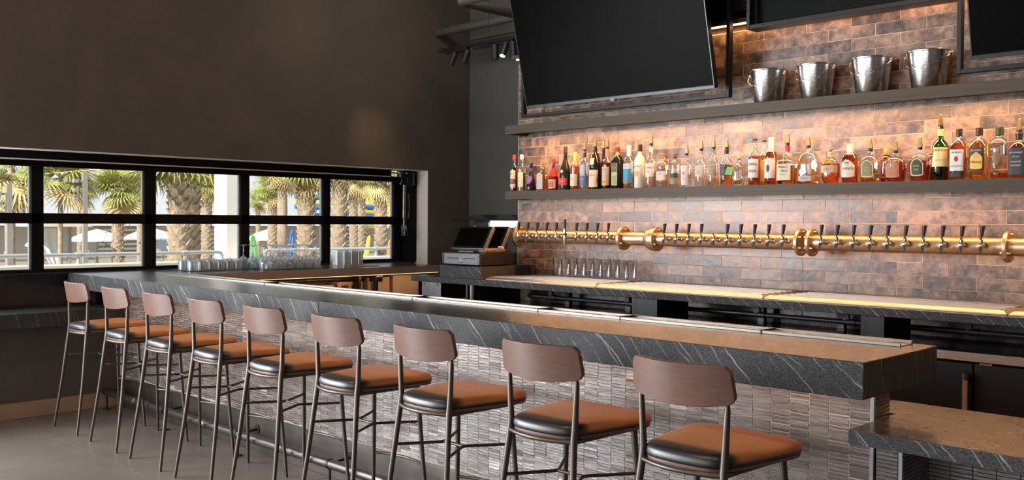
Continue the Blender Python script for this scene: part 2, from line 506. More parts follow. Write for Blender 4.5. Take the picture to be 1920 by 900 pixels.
M['pane'] = thin_glass('window_pane', (0.97, 0.985, 0.98), 0.03, 0.30)
M['pint'] = thin_glass('pint_glass', (0.97, 0.98, 0.98), 0.07, 0.95)
M['drinking_glass'] = lit_haze_glass('drinking_glass')
M['led'] = pmat('warm_led', (1, 0.7, 0.4), 0.5, emit=(1.0, 0.62, 0.30), estr=3.0)
M['led_dim'] = pmat('warm_led_low', (1, 0.7, 0.4), 0.5, emit=(1.0, 0.55, 0.24), estr=1.4)
M['lamp_lens'] = pmat('lamp_lens', (1, 0.8, 0.6), 0.4, emit=(1.0, 0.75, 0.48), estr=2.0)
M['lens_dim'] = pmat('lamp_lens_unlit', (0.10, 0.075, 0.05), 0.4)
M['lit_white'] = pmat('lit_white_panel', (0.9, 0.9, 0.85), 0.5, emit=(1.0, 0.95, 0.86), estr=0.85)
M['cardboard'] = pmat('cardboard', (0.33, 0.235, 0.165), 0.8, noise=8, color2=(0.27, 0.19, 0.13))
M['print_dark'] = pmat('dark_print', (0.05, 0.015, 0.012), 0.7)
M['white'] = pmat('white_paint', (0.75, 0.74, 0.71), 0.5)
M['ground'] = pmat('pale_paving', (0.42, 0.38, 0.32), 0.9, noise=0.8, color2=(0.33, 0.31, 0.24))
M['parapet'] = pmat('pale_concrete', (0.62, 0.58, 0.49), 0.85, noise=3, color2=(0.55, 0.51, 0.43))
M['stucco'] = pmat('white_stucco', (0.80, 0.78, 0.71), 0.85, bump=(50, 0.05))
M['rail_metal'] = pmat('galvanised_rail', (0.55, 0.56, 0.56), 0.4, 0.5)
M['pole_metal'] = pmat('bronze_pole', (0.30, 0.28, 0.25), 0.6)
M['palm_green'] = pmat('palm_leaf', (0.22, 0.28, 0.06), 0.5, noise=3, color2=(0.36, 0.36, 0.10))
M['palm_dry'] = pmat('dry_palm_leaf', (0.60, 0.44, 0.20), 0.7, noise=3, color2=(0.52, 0.42, 0.19))
M['trunk'] = pmat('palm_trunk', (0.46, 0.35, 0.25), 0.9, noise=9, color2=(0.30, 0.225, 0.16), bump=(25, 0.4))
M['boot'] = pmat('palm_leaf_base', (0.58, 0.46, 0.32), 0.85, noise=14, color2=(0.40, 0.31, 0.22))
M['canvas'] = pmat('white_canvas', (0.74, 0.73, 0.70), 0.8)
M['roof_beige'] = pmat('beige_fascia', (0.72, 0.63, 0.51), 0.8)
M['slat_grey'] = pmat('grey_louvre', (0.55, 0.54, 0.50), 0.7)
M['dark_wall'] = pmat('tan_building_wall', (0.42, 0.37, 0.31), 0.9)  # plain wall colour of the pool building
M['shrub'] = pmat('shrub_leaf', (0.14, 0.15, 0.05), 0.8, noise=4, color2=(0.22, 0.17, 0.08))


def flat(name, c, rough=0.5, metal=0.0):
    k = 'flat_' + name
    if k not in M:
        M[k] = pmat(name, c, rough, metal)
    return M[k]


def liquid(name, c):
    k = 'liq_' + name
    if k not in M:
        M[k] = pmat('liquid_' + name, c, 0.02, trans=1.0, ior=1.33)
    return M[k]


# ------------------------------------------------------------------ mesh helpers


class MB:
    def __init__(self):
        self.v, self.f, self.fr = [], [], []
        self.cur = None

    def add(self, vs, fs, r=None):
        n = len(self.v)
        self.v += [tuple(p) for p in vs]
        self.f += [tuple(i + n for i in q) for q in fs]
        self.fr += [r if r is not None else 0.0] * len(fs)
        return self

    def box(self, x0, x1, y0, y1, z0, z1, r=None):
        vs = [(x0, y0, z0), (x1, y0, z0), (x1, y1, z0), (x0, y1, z0), (x0, y0, z1), (x1, y0, z1), (x1, y1, z1), (x0, y1, z1)]
        return self.add(vs, [(3, 2, 1, 0), (4, 5, 6, 7), (0, 1, 5, 4), (1, 2, 6, 5), (2, 3, 7, 6), (3, 0, 4, 7)], r)

    def obox(self, c, ax, ay, az, sx, sy, sz):
        """oriented box: centre c, unit axes, half sizes"""
        c, ax, ay, az = Vector(c), Vector(ax) * sx, Vector(ay) * sy, Vector(az) * sz
        vs = [c + i * ax + j * ay + k * az for k in (-1, 1) for j, i in ((-1, -1), (-1, 1), (1, 1), (1, -1))]
        return self.add(vs, [(3, 2, 1, 0), (4, 5, 6, 7), (0, 1, 5, 4), (1, 2, 6, 5), (2, 3, 7, 6), (3, 0, 4, 7)])

    def tube(self, pts, rad, n=10, cap=True):
        pts = [Vector(p) for p in pts]
        if not isinstance(rad, (list, tuple)):
            rad = [rad] * len(pts)
        rings = []
        prev = None
        for i, p in enumerate(pts):
            if i == 0:
                t = pts[1] - p
            elif i == len(pts) - 1:
                t = p - pts[i - 1]
            else:
                t = (pts[i + 1] - p).normalized() + (p - pts[i - 1]).normalized()
            t.normalize()
            if prev is None:
                a = Vector((0, 0, 1)) if abs(t.z) < 0.9 else Vector((1, 0, 0))
                u = t.cross(a).normalized()
            else:
                u = (prev - t * prev.dot(t)).normalized()
            prev = u
            w = t.cross(u)
            rings.append([p + (u * math.cos(2 * PI * k / n) + w * math.sin(2 * PI * k / n)) * rad[i] for k in range(n)])
        vs = [q for r in rings for q in r]
        fs = []
        for i in range(len(pts) - 1):
            for k in range(n):
                k2 = (k + 1) % n
                fs.append((i * n + k, i * n + k2, (i + 1) * n + k2, (i + 1) * n + k))
        if cap:
            fs.append(tuple(reversed(range(n))))
            fs.append(tuple(range((len(pts) - 1) * n, len(pts) * n)))
        return self.add(vs, fs)

    def lathe(self, prof, n=20, c=(0, 0, 0), sq=None, dep=1.0, axis='z'):
        """prof: (r, z); sq: list of superellipse exponents per ring; dep: depth factor of y"""
        vs, idx = [], []
        for i, (r, z) in enumerate(prof):
            e = sq[i] if sq else 2.0
            if r < 1e-6:
                idx.append([len(vs)])
                vs.append((0, 0, z))
                continue
            ring = []
            for k in range(n):
                a = 2 * PI * (k + 0.5) / n
                ca, sa = math.cos(a), math.sin(a)
                q = 1.0 if e == 2.0 else (abs(ca) ** e + abs(sa) ** e) ** (-1.0 / e)
                d = dep[i] if isinstance(dep, (list, tuple)) else dep
                ring.append(len(vs))
                vs.append((r * q * ca, r * q * sa * d, z))
            idx.append(ring)
        fs = []
        for a, b in zip(idx, idx[1:]):
            if len(a) == 1 and len(b) == 1:
                continue
            if len(a) == 1:
                fs += [(a[0], b[(k + 1) % n], b[k]) for k in range(n)]
            elif len(b) == 1:
                fs += [(a[k], a[(k + 1) % n], b[0]) for k in range(n)]
            else:
                fs += [(a[k], a[(k + 1) % n], b[(k + 1) % n], b[k]) for k in range(n)]
        if axis == 'x':
            vs = [(z, x, y) for x, y, z in vs]
        elif axis == 'y':
            vs = [(y, z, x) for x, y, z in vs]
        vs = [(x + c[0], y + c[1], z + c[2]) for x, y, z in vs]
        return self.add(vs, fs)

    def prism(self, poly, a0, a1, axis='z'):
        """poly in the plane across the axis; axis z: (x,y); y: (x,z); x: (y,z)"""
        def P(p, a):
            return (p[0], p[1], a) if axis == 'z' else ((p[0], a, p[1]) if axis == 'y' else (a, p[0], p[1]))
        n = len(poly)
        vs = [P(p, a0) for p in poly] + [P(p, a1) for p in poly]
        fs = [tuple(reversed(range(n))), tuple(range(n, 2 * n))] + [(k, (k + 1) % n, n + (k + 1) % n, n + k) for k in range(n)]
        return self.add(vs, fs)

    def mesh(self, name, mat, smooth=True, angle=38, attr=False, fix=True):
        me = bpy.data.meshes.new(name)
        me.from_pydata(self.v, [], self.f)
        if attr:
            a = me.attributes.new('rnd', 'FLOAT', 'FACE')
            a.data.foreach_set('value', self.fr)
        if fix:
            bm = bmesh.new()
            bm.from_mesh(me)
            bmesh.ops.recalc_face_normals(bm, faces=bm.faces)
            bm.to_mesh(me)
            bm.free()
        if mat:
            me.materials.append(mat)
        if smooth:
            me.shade_smooth()
            me.set_sharp_from_angle(angle=math.radians(angle))
        return me


def honed_sides(o, edge):
    """second material for the sawn, honed edge faces of a slab"""
    o.data.materials.append(edge)
    for p in o.data.polygons:
        if p.normal.z < 0.9:
            p.material_index = 1
    return o


def link(name, me, parent=None, loc=None, bevel=0.0, seg=2):
    o = bpy.data.objects.new(name, me)
    COL.objects.link(o)
    if parent is not None:
        o.parent = parent
    if loc is not None:
        o.location = loc
    if bevel:
        b = o.modifiers.new('bevel', 'BEVEL')
        b.width = bevel
        b.segments = seg
        b.limit_method = 'ANGLE'
        b.angle_limit = math.radians(40)
    return o


def part(name, mb, mat, parent=None, loc=None, bevel=0.0, smooth=True, angle=38, label=None, attr=False, seg=2):
    o = link(name, mb.mesh(name, mat, smooth, angle, attr), parent, loc, bevel, seg)
    if label:
        o['label'] = label
    return o


def tag(o, label, cat, group=None):
    o['label'] = label
    o['category'] = cat
    if group:
        o['group'] = group
    return o


def thing(name, label, cat, loc=(0, 0, 0), rz=0.0, group=None):
    o = bpy.data.objects.new(name, None)
    COL.objects.link(o)
    o.location = loc
    o.rotation_euler = (0, 0, rz)
    return tag(o, label, cat, group)


def struct(name, mb, mat, parent=None, **kw):
    o = part(name, mb, mat, parent, **kw)
    o['kind'] = 'structure'
    return o


def dup(root, loc, rz=None, label=None):
    r = root.copy()
    COL.objects.link(r)
    r.location = loc
    if rz is not None:
        r.rotation_euler = (0, 0, rz)
    if label:
        r['label'] = label
    for ch in root.children:
        c = ch.copy()
        COL.objects.link(c)
        c.parent = r
        for g in ch.children:
            d = g.copy()
            COL.objects.link(d)
            d.parent = c
    return r


def text_geo(s, size, align='CENTER'):
    cu = bpy.data.curves.new('lettering', 'FONT')
    cu.body = s
    cu.size = size
    cu.align_x = align
    cu.align_y = 'CENTER'
    cu.resolution_u = 2
    o = bpy.data.objects.new('lettering', cu)
    COL.objects.link(o)
    dg = bpy.context.evaluated_depsgraph_get()
    me = bpy.data.meshes.new_from_object(o.evaluated_get(dg))
    vs = [v.co.copy() for v in me.vertices]
    fs = [tuple(p.vertices) for p in me.polygons]
    bpy.data.objects.remove(o)
    bpy.data.curves.remove(cu)
    bpy.data.meshes.remove(me)
    return vs, fs

# ------------------------------------------------------------------ room shell
ZC = 4.2
XL = -7.566
floor = struct('floor', MB().box(-7.95, 3.2, -4.2, 7.3, -0.12, -0.004), M['joint'])
xs = [-7.95, -4.6, -1.6, 1.4, 3.2]
ys = [-4.2, -1.21, -0.01, 1.19, 2.39, 3.59, 4.79, 7.3]
for xa, xb in zip(xs, xs[1:]):
    for ya, yb in zip(ys, ys[1:]):
        part('slab', MB().box(xa + 0.003, xb - 0.003, ya + 0.003, yb - 0.003, -0.02, 0.0), M['concrete'], floor)
struct('ceiling', MB().box(-7.95, 3.2, -4.2, 7.3, ZC, ZC + 0.1), M['ceiling'])
wl_ = MB()
wl_.box(-7.95, XL, -4.2, -3.75, 0, ZC)
wl_.box(-7.95, XL, -3.75, 0.55, 3.0, ZC)  # wall over the assumed side opening, which has no glass
wl_.box(-7.95, XL, 0.55, 1.0, 0, ZC)
wl_.box(-7.95, XL, 1.0, 6.408, 2.025, ZC)
wl_.box(-7.95, XL, 1.0, 6.408, 0, 0.69)
wl_.box(-7.95, XL, 6.408, 7.3, 0, ZC)
struct('wall_left', wl_, M['plaster'])
rv = MB().box(-7.80, XL - 0.003, 6.400, 6.4085, 1.0, 2.025)
rv.box(-7.80, XL - 0.003, 1.0, 6.4085, 2.019, 2.0255)
struct('trim_1', rv, M['plaster_daylit'])
struct('wall_back', MB().box(-7.57, 1.3, 6.99, 7.3, 0, ZC), M['plaster_back'])
struct('wall_front', MB().box(-7.95, 3.2, -4.4, -4.2, 0, ZC), M['plaster'])
struct('wall_right', MB().box(3.2, 3.4, -4.4, 7.3, 0, ZC), M['plaster'])
struct('baseboard_left', MB().box(XL, XL + 0.016, 0.56, 3.162, 0.0, 0.1205).box(XL, XL + 0.016, 3.5, 6.98, 0.0, 0.1205), M['base_tan'], bevel=0.003)

# tiled rear wall behind the bar
YW = 5.70
rear = struct('wall_rear', MB().box(-5.553, 1.2, YW - 0.003, 6.05, 0.0, 2.812).box(-5.553, 1.2, YW + 0.06, 6.05, 2.812, ZC), M['grout'])
struct('trim_2', MB().box(-5.562, -5.554, YW - 0.001, 6.05, 0.0, 2.812), flat('tile_edge', (0.45, 0.36, 0.31), 0.4, 0.3))
PZ, PX = 0.0768, 0.305


def tile_mesh(w, h, d=0.009, c=0.0016):
    mb = MB()
    x0, x1, z0, z1 = -w / 2, w / 2, -h / 2, h / 2
    vs = [(x0, d, z0), (x1, d, z0), (x1, d, z1), (x0, d, z1),
          (x0, c, z0), (x1, c, z0), (x1, c, z1), (x0, c, z1),
          (x0 + c, 0, z0 + c), (x1 - c, 0, z0 + c), (x1 - c, 0, z1 - c), (x0 + c, 0, z1 - c)]
    fs = [(8, 9, 10, 11)]
    for k in range(4):
        k2 = (k + 1) % 4
        fs.append((4 + k, 4 + k2, 8 + k2, 8 + k))
        fs.append((k, k2, 4 + k2, 4 + k))
    return vs, fs


GW = 0.0028
full_vs, full_fs = tile_mesh(PX - GW, PZ - GW)
half_vs, half_fs = tile_mesh(PX / 2 - GW, PZ - GW)
me_full = MB().add(full_vs, full_fs).mesh('brick_tile', M['brick'], False)
me_half = MB().add(half_vs, half_fs).mesh('brick_half_tile', M['brick'], False)
spots = []
for n in range(-14, 22):
    zc = 1.1165 + PZ * (n + 0.5)
    if zc < 0.1:
        continue
    x = -5.556
    if n % 2:
        spots.append((x + PX / 4, zc, True))
        x += PX / 2
    while x < 1.0:
        spots.append((x + PX / 2, zc, False))
        x += PX


def near_first(s):
    x, z, _ = s
    shown = (x < -1.45) and (z > 1.05 or 0.86 < z < 1.0) and z < 2.83
    return (0 if shown else 1, math.hypot(x, 5.7))


spots.sort(key=near_first)
field = MB()
for i, (x, z, hf) in enumerate(spots):
    ty = YW - 0.005 + rnd.uniform(-0.0006, 0.0006)
    if i < 298:
        o = link('tile', me_half if hf else me_full, rear, (x, ty, z))
        o.rotation_euler = (rnd.uniform(-0.012, 0.012), 0, rnd.uniform(-0.006, 0.006))
    else:
        rr = rnd.random()
        field.add([(a + x, b + ty, c + z) for a, b, c in (half_vs if hf else full_vs)], half_fs if hf else full_fs, rr)
o = part('tile_field', field, M['brick'], rear, smooth=False, attr=True)
o['kind'] = 'stuff'

# black soffit over the tiles with its light strip and perforated panel
sof = struct('soffit', MB().box(-5.55, 1.2, 5.655, 5.76, 2.875, ZC), M['black_gloss'])
part('light_channel', MB().box(-5.55, 1.2, 5.60, 5.70, 2.844, 2.875), M['shelf'], sof, bevel=0.002)
part('light_strip', MB().box(-5.5, -3.30, 5.602, 5.614, 2.832, 2.842).box(-1.98, 1.2, 5.602, 5.614, 2.832, 2.842), M['led'], sof)
pf = MB()
for ix in range(9):
    for iz in range(8):
        cx, cz = -3.52 + ix * 0.026 + (0.013 if iz % 2 else 0), 2.945 + iz * 0.014
        pf.prism([(cx - 0.009, cz), (cx, cz - 0.006), (cx + 0.009, cz), (cx, cz + 0.006)], 5.648, 5.655, 'y')
part('perforated_panel', pf, flat('grille', (0.14, 0.09, 0.05), 0.5, 0.6), sof, smooth=False)

# ------------------------------------------------------------------ the lift-up window in the left wall
win = bpy.data.objects.new('window_1', None)
COL.objects.link(win)
win.location = (-7.8, 3.7, 1.5)
win['kind'] = 'structure'


def wpart(name, mb, mat, **kw):
    mb.v = [(x + 7.8, y - 3.7, z - 1.5) for x, y, z in mb.v]
    return part(name, mb, mat, win, **kw)


XA, XB = -7.83, -7.775
stiles = [(1.70, 1.79), (2.583, 2.673), (3.477, 3.576), (4.37, 4.456), (5.253, 5.337), (6.12, 6.225)]
wpart('header_box', MB().box(-7.86, -7.70, 1.0, 6.03, 1.956, 2.019), M['window_black'], bevel=0.003)
wpart('weather_strip', MB().box(-7.725, -7.698, 1.0, 6.02, 1.946, 1.955), M['white'])
wpart('top_rail', MB().box(XA, XB, 1.0, 6.225, 1.902, 1.956), M['window_black'], bevel=0.003)
wpart('middle_rail', MB().box(XA, XB, 1.0, 6.225, 1.458, 1.540), M['window_black'], bevel=0.003)
wpart('bottom_rail', MB().box(XA, XB, 1.0, 6.225, 1.068, 1.102), M['window_black'], bevel=0.003)
wpart('sill_panel', MB().box(-7.86, -7.79, 1.0, 6.40, 0.69, 1.068), M['black_gloss'], bevel=0.003)
wpart('sill_bar', MB().box(-7.79, -7.755, 1.0, 6.225, 1.062, 1.075), M['pipe_black'], bevel=0.002)
wpart('side_frame', MB().box(-7.86, -7.74, 6.225, 6.40, 1.068, 2.019), M['window_black'], bevel=0.003)
for ya, yb in stiles:
    wpart('stile', MB().box(XA, XB, ya, yb, 1.10, 1.905), M['window_black'], bevel=0.003)
edges = [(1.0, 1.70)] + [(a[1], b[0]) for a, b in zip(stiles, stiles[1:])]
for ya, yb in edges:
    for za, zb in ((1.102, 1.458), (1.540, 1.902)):
        wpart('pane', MB().box(-7.805, -7.799, ya, yb, za, zb), M['pane'], smooth=False)
        gk = MB()
        for q in ((yb - 0.012, yb, za, zb),):
            gk.box(-7.825, -7.80, *q)
        wpart('glazing_bead', gk, M['rail_metal'])
lift = MB().box(-7.74, -7.70, 6.16, 6.235, 1.87, 1.985).box(-7.75, -7.69, 6.235, 6.33, 1.87, 2.005)
wpart('lift_bracket', lift, M['black_gloss'], bevel=0.004)
wpart('lift_cylinder', MB().tube([(-7.72, 6.215, 1.87), (-7.72, 6.21, 1.53)], 0.019, 14).tube([(-7.72, 6.21, 1.53), (-7.72, 6.208, 1.43)], 0.011, 10), flat('cyl', (0.22, 0.22, 0.23), 0.25, 0.9))
wpart('lift_tube', MB().tube([(-7.715, 6.262, 1.78), (-7.715, 6.275, 1.64), (-7.715, 6.258, 1.52)], 0.007, 8), flat('cyl', (0.22, 0.22, 0.23), 0.25, 0.9))
wpart('clevis', MB().box(-7.74, -7.70, 6.185, 6.232, 1.385, 1.45).box(-7.75, -7.69, 6.195, 6.205, 1.34, 1.40).tube([(-7.69, 6.19, 1.40), (-7.66, 6.19, 1.40)], 0.012, 8), flat('cast', (0.22, 0.22, 0.23), 0.3, 0.8), bevel=0.003)
wpart('clevis_wedge', MB().prism([(6.18, 1.33), (6.25, 1.40), (6.25, 1.28)], -7.75, -7.70, 'x'), M['black_gloss'])
wpart('corner_hinge', MB().box(-7.74, -7.70, 6.03, 6.16, 1.985, 2.0).tube([(-7.70, 6.13, 1.985), (-7.70, 6.13, 2.005)], 0.010, 8), M['rail_metal'])

# drink ledge under the left end of the window
t = thing('drink_ledge', 'black stone drink ledge along the wall under the left window', 'ledge', (-7.5, 2.1, 0.69))
honed_sides(part('ledge_slab', MB().box(-7.785 + 7.5, -7.37 + 7.5, 1.005 - 2.1, 3.16 - 2.1, 0.001, 0.112), M['stone'], t, bevel=0.004), M['stone_edge'])

# ------------------------------------------------------------------ main bar
YB = 3.17
bar = thing('bar_counter', 'long bar with thick veined black stone top and ribbed tile front', 'bar', (-4.4, 3.2, 0))


def bpart(name, mb, mat, **kw):
    mb.v = [(x + 4.4, y - 3.2, z) for x, y, z in mb.v]
    return part(name, mb, mat, bar, **kw)


honed_sides(bpart('stone_top', MB().box(-7.785, -4.262, 2.852, 3.45, 0.949, 1.067), M['stone_b'], bevel=0.003), M['stone_edge_b'])
honed_sides(bpart('stone_top', MB().box(-4.2605, -1.277, 2.852, 3.45, 0.949, 1.067), M['stone'], bevel=0.003), M['stone_edge'])
bpart('light_strip', MB().box(-7.4, -1.42, 3.055, 3.067, 0.9455, 0.9488), M['led_dim'])  # assumed strip, out of sight under the overhang
bpart('bar_wall', MB().box(XL + 0.02, -1.392, YB + 0.0008, YB + 0.145, 0.0, 0.949), M['grout_dark'])
bpart('kick_plate', MB().box(XL + 0.02, -1.385, YB - 0.006, YB + 0.004, 0.0, 0.237), M['kick'], bevel=0.002)
bpart('kick_cap', MB().box(XL + 0.02, -1.385, YB - 0.008, YB + 0.004, 0.237, 0.244), M['pipe_dark'])
bpart('corner_trim', MB().box(-1.392, -1.378, YB - 0.006, YB + 0.008, 0.237, 0.949), M['steel_grey'], bevel=0.001)
CW, RH = 0.0755, 0.0139
sv, sf = tile_mesh(CW - 0.0014, RH - 0.0010, 0.008, 0.0014)
me_stick = MB().add([(a, b, c) for a, b, c in sv], sf).mesh('stick_tile', M['stick'], False)
stick_spots = []
ncol = int((-1.3925 - (XL + 0.02)) / CW)
nrow = int((0.949 - 0.245) / RH)
for ci in range(ncol):
    xc = -1.3925 - CW * (ci + 0.5)
    crnd = random.Random(ci * 31 + 5)
    lively = crnd.choice([0.3, 0.7, 1.0, 1.3])
    shift = crnd.random() * RH
    for ri in range(nrow):
        zc = 0.953 - RH * (ri + 0.5) - shift
        stick_spots.append((ci, xc, zc, crnd.gauss(0, 0.055) * lively, crnd.uniform(-0.0012, 0.0012) * lively, crnd.random()))
sfield = MB()
npart = 0
for k, (ci, xc, zc, tilt, off, rr) in enumerate(stick_spots):
    if npart < 298 and zc > 0.32:
        o = link('tile', me_stick, bar, (xc + 4.4, YB - 0.0005 + off - 3.2, zc))
        o.rotation_euler = (tilt, 0, 0)
        npart += 1
    else:
        ct, st = math.cos(tilt), math.sin(tilt)
        sfield.add([(a + xc, b * ct - c * st + YB - 0.0005 + off, b * st + c * ct + zc) for a, b, c in sv], sf, rr)
# tiled right end of the bar wall
for cj, yc in enumerate((YB + 0.0455, YB + 0.109)):
    for ri in range(nrow):
        zc = 0.948 - RH * (ri + 0.5)
        tilt = rnd.gauss(0, 0.04)
        sfield.add([(-1.379 - b - 0.006, yc + a * 0.82, c + zc + a * 0.0) for a, b, c in sv], [tuple(reversed(q)) for q in sf], rnd.random())
o = bpart('tile_field', sfield, M['stick'], smooth=False, attr=True)
o['kind'] = 'stuff'
# raised drip rail along the bartender's edge
xr0 = -7.23
dr = MB()
dr.box(xr0, -1.355, 3.318, 3.328, 1.0672, 1.078).box(xr0, -1.355, 3.418, 3.432, 1.0672, 1.080).box(xr0, -1.355, 3.328, 3.418, 1.0672, 1.0705)
bpart('drip_rail', dr, M['steel_rail'], bevel=0.001)
for xj in (-5.6, -4.05, -3.1, -2.6, -1.9):
    bpart('rail_joint', MB().box(xj - 0.003, xj + 0.003, 3.316, 3.434, 1.0675, 1.0812), M['pipe_black'])
bpart('rail_ridge', MB().box(-2.75, -1.40, 3.345, 3.353, 1.0705, 1.0745).box(-2.75, -1.40, 3.365, 3.373, 1.0705, 1.0745).box(-2.75, -1.40, 3.385, 3.393, 1.0705, 1.0745), M['steel'])

# foot rail
fr = thing('foot_rail', 'dark steel pipe foot rail on short posts along the bar front', 'foot rail', (-4.4, 3.03, 0))


def fpart(name, mb, mat, **kw):
    mb.v = [(x + 4.4, y - 3.03, z) for x, y, z in mb.v]
    return part(name, mb, mat, fr, **kw)


fpart('pipe', MB().tube([(-7.5, 3.03, 0.137), (-1.4, 3.03, 0.137)], 0.0275, 16), M['pipe_dark'])
for k in range(7):
    px = -7.46 + 1.015 * k
    fpart('post', MB().tube([(px, 3.03, 0.0), (px, 3.03, 0.12)], 0.008, 8).lathe([(0, 0), (0.03, 0), (0.03, 0.006), (0, 0.006)], 14, (px, 3.03, 0)), M['pipe_black'])
    fpart('wall_bracket', MB().tube([(px + 0.01, 3.03, 0.142), (px + 0.01, YB - 0.006, 0.15)], 0.008, 8).lathe([(0, -0.012), (0.03, -0.012), (0.03, -0.006), (0, -0.006)], 14, (px + 0.01, YB, 0.15), axis='y'), M['pipe_black'])
    fpart('collar', MB().lathe([(0.0275, -0.012), (0.031, -0.012), (0.031, 0.012), (0.0275, 0.012)], 16, (px, 3.03, 0.137), axis='x'), M['pipe_black'])
for px in (-6.95, -5.875, -4.85, -3.8, -2.8):
    fpart('coupling', MB().lathe([(0.0275, -0.035), (0.0305, -0.03), (0.0305, 0.03), (0.0275, 0.035)], 16, (px, 3.03, 0.137), axis='x'), M['pipe_dark'])

# low counter at the right end
lc = thing('low_counter', 'lower stone counter with tiled base beside the right end of the bar', 'counter', (-0.5, 3.3, 0))


def lpart(name, mb, mat, **kw):
    mb.v = [(x + 0.5, y - 3.3, z) for x, y, z in mb.v]
    return part(name, mb, mat, lc, **kw)


lpart('stone_slab', MB().prism([(-1.374, 2.958), (0.4, 2.958), (0.4, 3.58), (-1.49, 3.58), (-1.49, 3.322), (-1.374, 3.322)], 0.781, 0.828), M['stone_c'], bevel=0.003); honed_sides([c for c in lc.children if c.name.startswith('stone_slab')][0], M['stone_edge_b'])
lpart('base_wall', MB().box(-1.374, -1.292, YB + 0.0065, 3.42, 0, 0.781).box(-1.292, 0.4, 3.4065, 3.50, 0, 0.781), M['grout_dark'])
lpart('corner_trim', MB().box(-1.293, -1.280, YB - 0.004, YB + 0.01, 0.0, 0.781), M['steel_grey'], bevel=0.001)
lt = MB()
nr2 = int(0.77 / RH)
for ri in range(nr2):
    zc = 0.780 - RH * (ri + 0.5)
    lt.add([(a - 1.334, b + YB - 0.0005, c + zc) for a, b, c in sv], sf, rnd.random())
    for cj in range(3):
        lt.add([(-1.292 + 0.012 - b, YB + 0.05 + cj * CW + a, c + zc) for a, b, c in sv], [tuple(reversed(q)) for q in sf], rnd.random())
    for cj in range(20):
        lt.add([(a - 1.285 + CW * (cj + 0.5), b + 3.40, c + zc) for a, b, c in sv], sf, rnd.random())
o = lpart('tile_field', lt, M['stick'], smooth=False, attr=True)
o['kind'] = 'stuff'

# ------------------------------------------------------------------ counter under the window
wc = thing('window_counter', 'steel-edged service counter under the window holding the glassware', 'counter', (-7.4, 4.8, 0))


def wcpart(name, mb, mat, **kw):
    mb.v = [(x + 7.4, y - 4.8, z) for x, y, z in mb.v]
    return part(name, mb, mat, wc, **kw)


wcpart('counter_top', MB().box(-7.785, -7.0, 3.4505, 6.09, 0.999, 1.0665), M['stone'], bevel=0.002)
wcpart('steel_edge', MB().box(-7.0, -6.996, 3.4505, 6.09, 1.001, 1.064), M['steel_edge'], bevel=0.001)
wcpart('light_strip', MB().box(-7.03, -7.018, 3.5, 6.08, 0.994, 0.999), M['led_dim'])
wcpart('back_panel', MB().box(-7.56, -7.545, 3.5, 6.09, 0.125, 0.999), M['kick'])
wcpart('lower_shelf', MB().box(-7.545, -7.05, 3.5, 6.09, 0.58, 0.60), M['steel'])
for yy in (3.52, 5.2, 6.07):
    wcpart('support', MB().box(-7.545, -7.10, yy - 0.012, yy + 0.012, 0.0, 0.999), M['black_metal'])
wcpart('hanger_bracket', MB().box(-7.14, -7.02, 5.33, 5.40, 0.93, 0.999).box(-7.10, -7.06, 5.35, 5.38, 0.80, 0.93), M['black_metal'], bevel=0.004)
wcpart('pipe_run', MB().tube([(-7.25, 3.6, 0.955), (-7.25, 6.05, 0.955)], 0.018, 10).tube([(-7.25, 4.9, 0.955), (-7.2, 5.0, 0.88), (-7.25, 5.1, 0.955)], 0.01, 8), M['pipe_black'])
# boxes on its lower shelf
bx_lab = ['brown carton with two printed squares under the window counter, by the bracket', 'brown carton farther left under the window counter, one printed square',
          'tall brown carton with a printed square left of the steel panel', 'plain brown carton right beside the grey steel panel', 'low brown carton lying in front of the cartons under the window counter']
for i, (ya, yb, h, pr) in enumerate([(5.02, 5.30, 0.33, 2), (4.70, 4.98, 0.31, 1), (5.36, 5.62, 0.36, 1), (5.66, 5.98, 0.37, 0)]):
    c = thing('carton', bx_lab[i], 'box', (-7.35, (ya + yb) / 2, 0.60), 0, 'cartons under the window counter')
    hw = (yb - ya) / 2
    part('carton_body', MB().box(-0.15, 0.15, -hw, hw, 0, h), M['cardboard'], c, bevel=0.003)
    part('flap', MB().obox((0.06, 0, h + 0.02), (0.9, 0, 0.43), (0, 1, 0), (-0.43, 0, 0.9), 0.07, hw * 0.95, 0.002), M['cardboard'], c)
    for k in range(pr):
        yy = -hw * 0.4 + k * hw * 0.8
        part('printed_square', MB().box(0.150, 0.1515, yy - 0.04, yy + 0.035, h - 0.14, h - 0.03), M['print_dark'], c)
        part('printed_line', MB().box(0.150, 0.1515, yy - 0.03, yy + 0.03, h - 0.19, h - 0.17), M['print_dark'], c)
c = thing('carton', bx_lab[4], 'box', (-7.12, 5.45, 0.60), 0, 'cartons under the window counter')
part('carton_body', MB().box(-0.05, 0.05, -0.30, 0.30, 0, 0.17), M['cardboard'], c, bevel=0.003)
part('tape', MB().box(0.05, 0.0512, -0.30, 0.30, 0.08, 0.10), flat('tape', (0.30, 0.2, 0.13), 0.4), c)
# wire and hose tangle lit by the strip
hs = thing('hose_bundle', 'tangle of tan hoses and wires under the window counter', 'hoses', (-7.16, 4.12, 0.945))
for k in range(5):
    pts = [(0.05 * math.sin(k), -0.55 + 0.1 * k, -0.02 * k), (0.02 * k, -0.2, 0.03 - 0.012 * k), (0.05, 0.15, 0.015 - 0.02 * k), (-0.04, 0.45, -0.06 - 0.02 * k), (-0.06, 0.62, -0.22)]
    part('hose', MB().tube(pts, 0.006, 8), flat('hose', (0.45, 0.29, 0.12), 0.5), hs)
part('manifold', MB().box(-0.03, 0.03, 0.12, 0.19, -0.05, 0.03), M['brass'], hs, bevel=0.004)

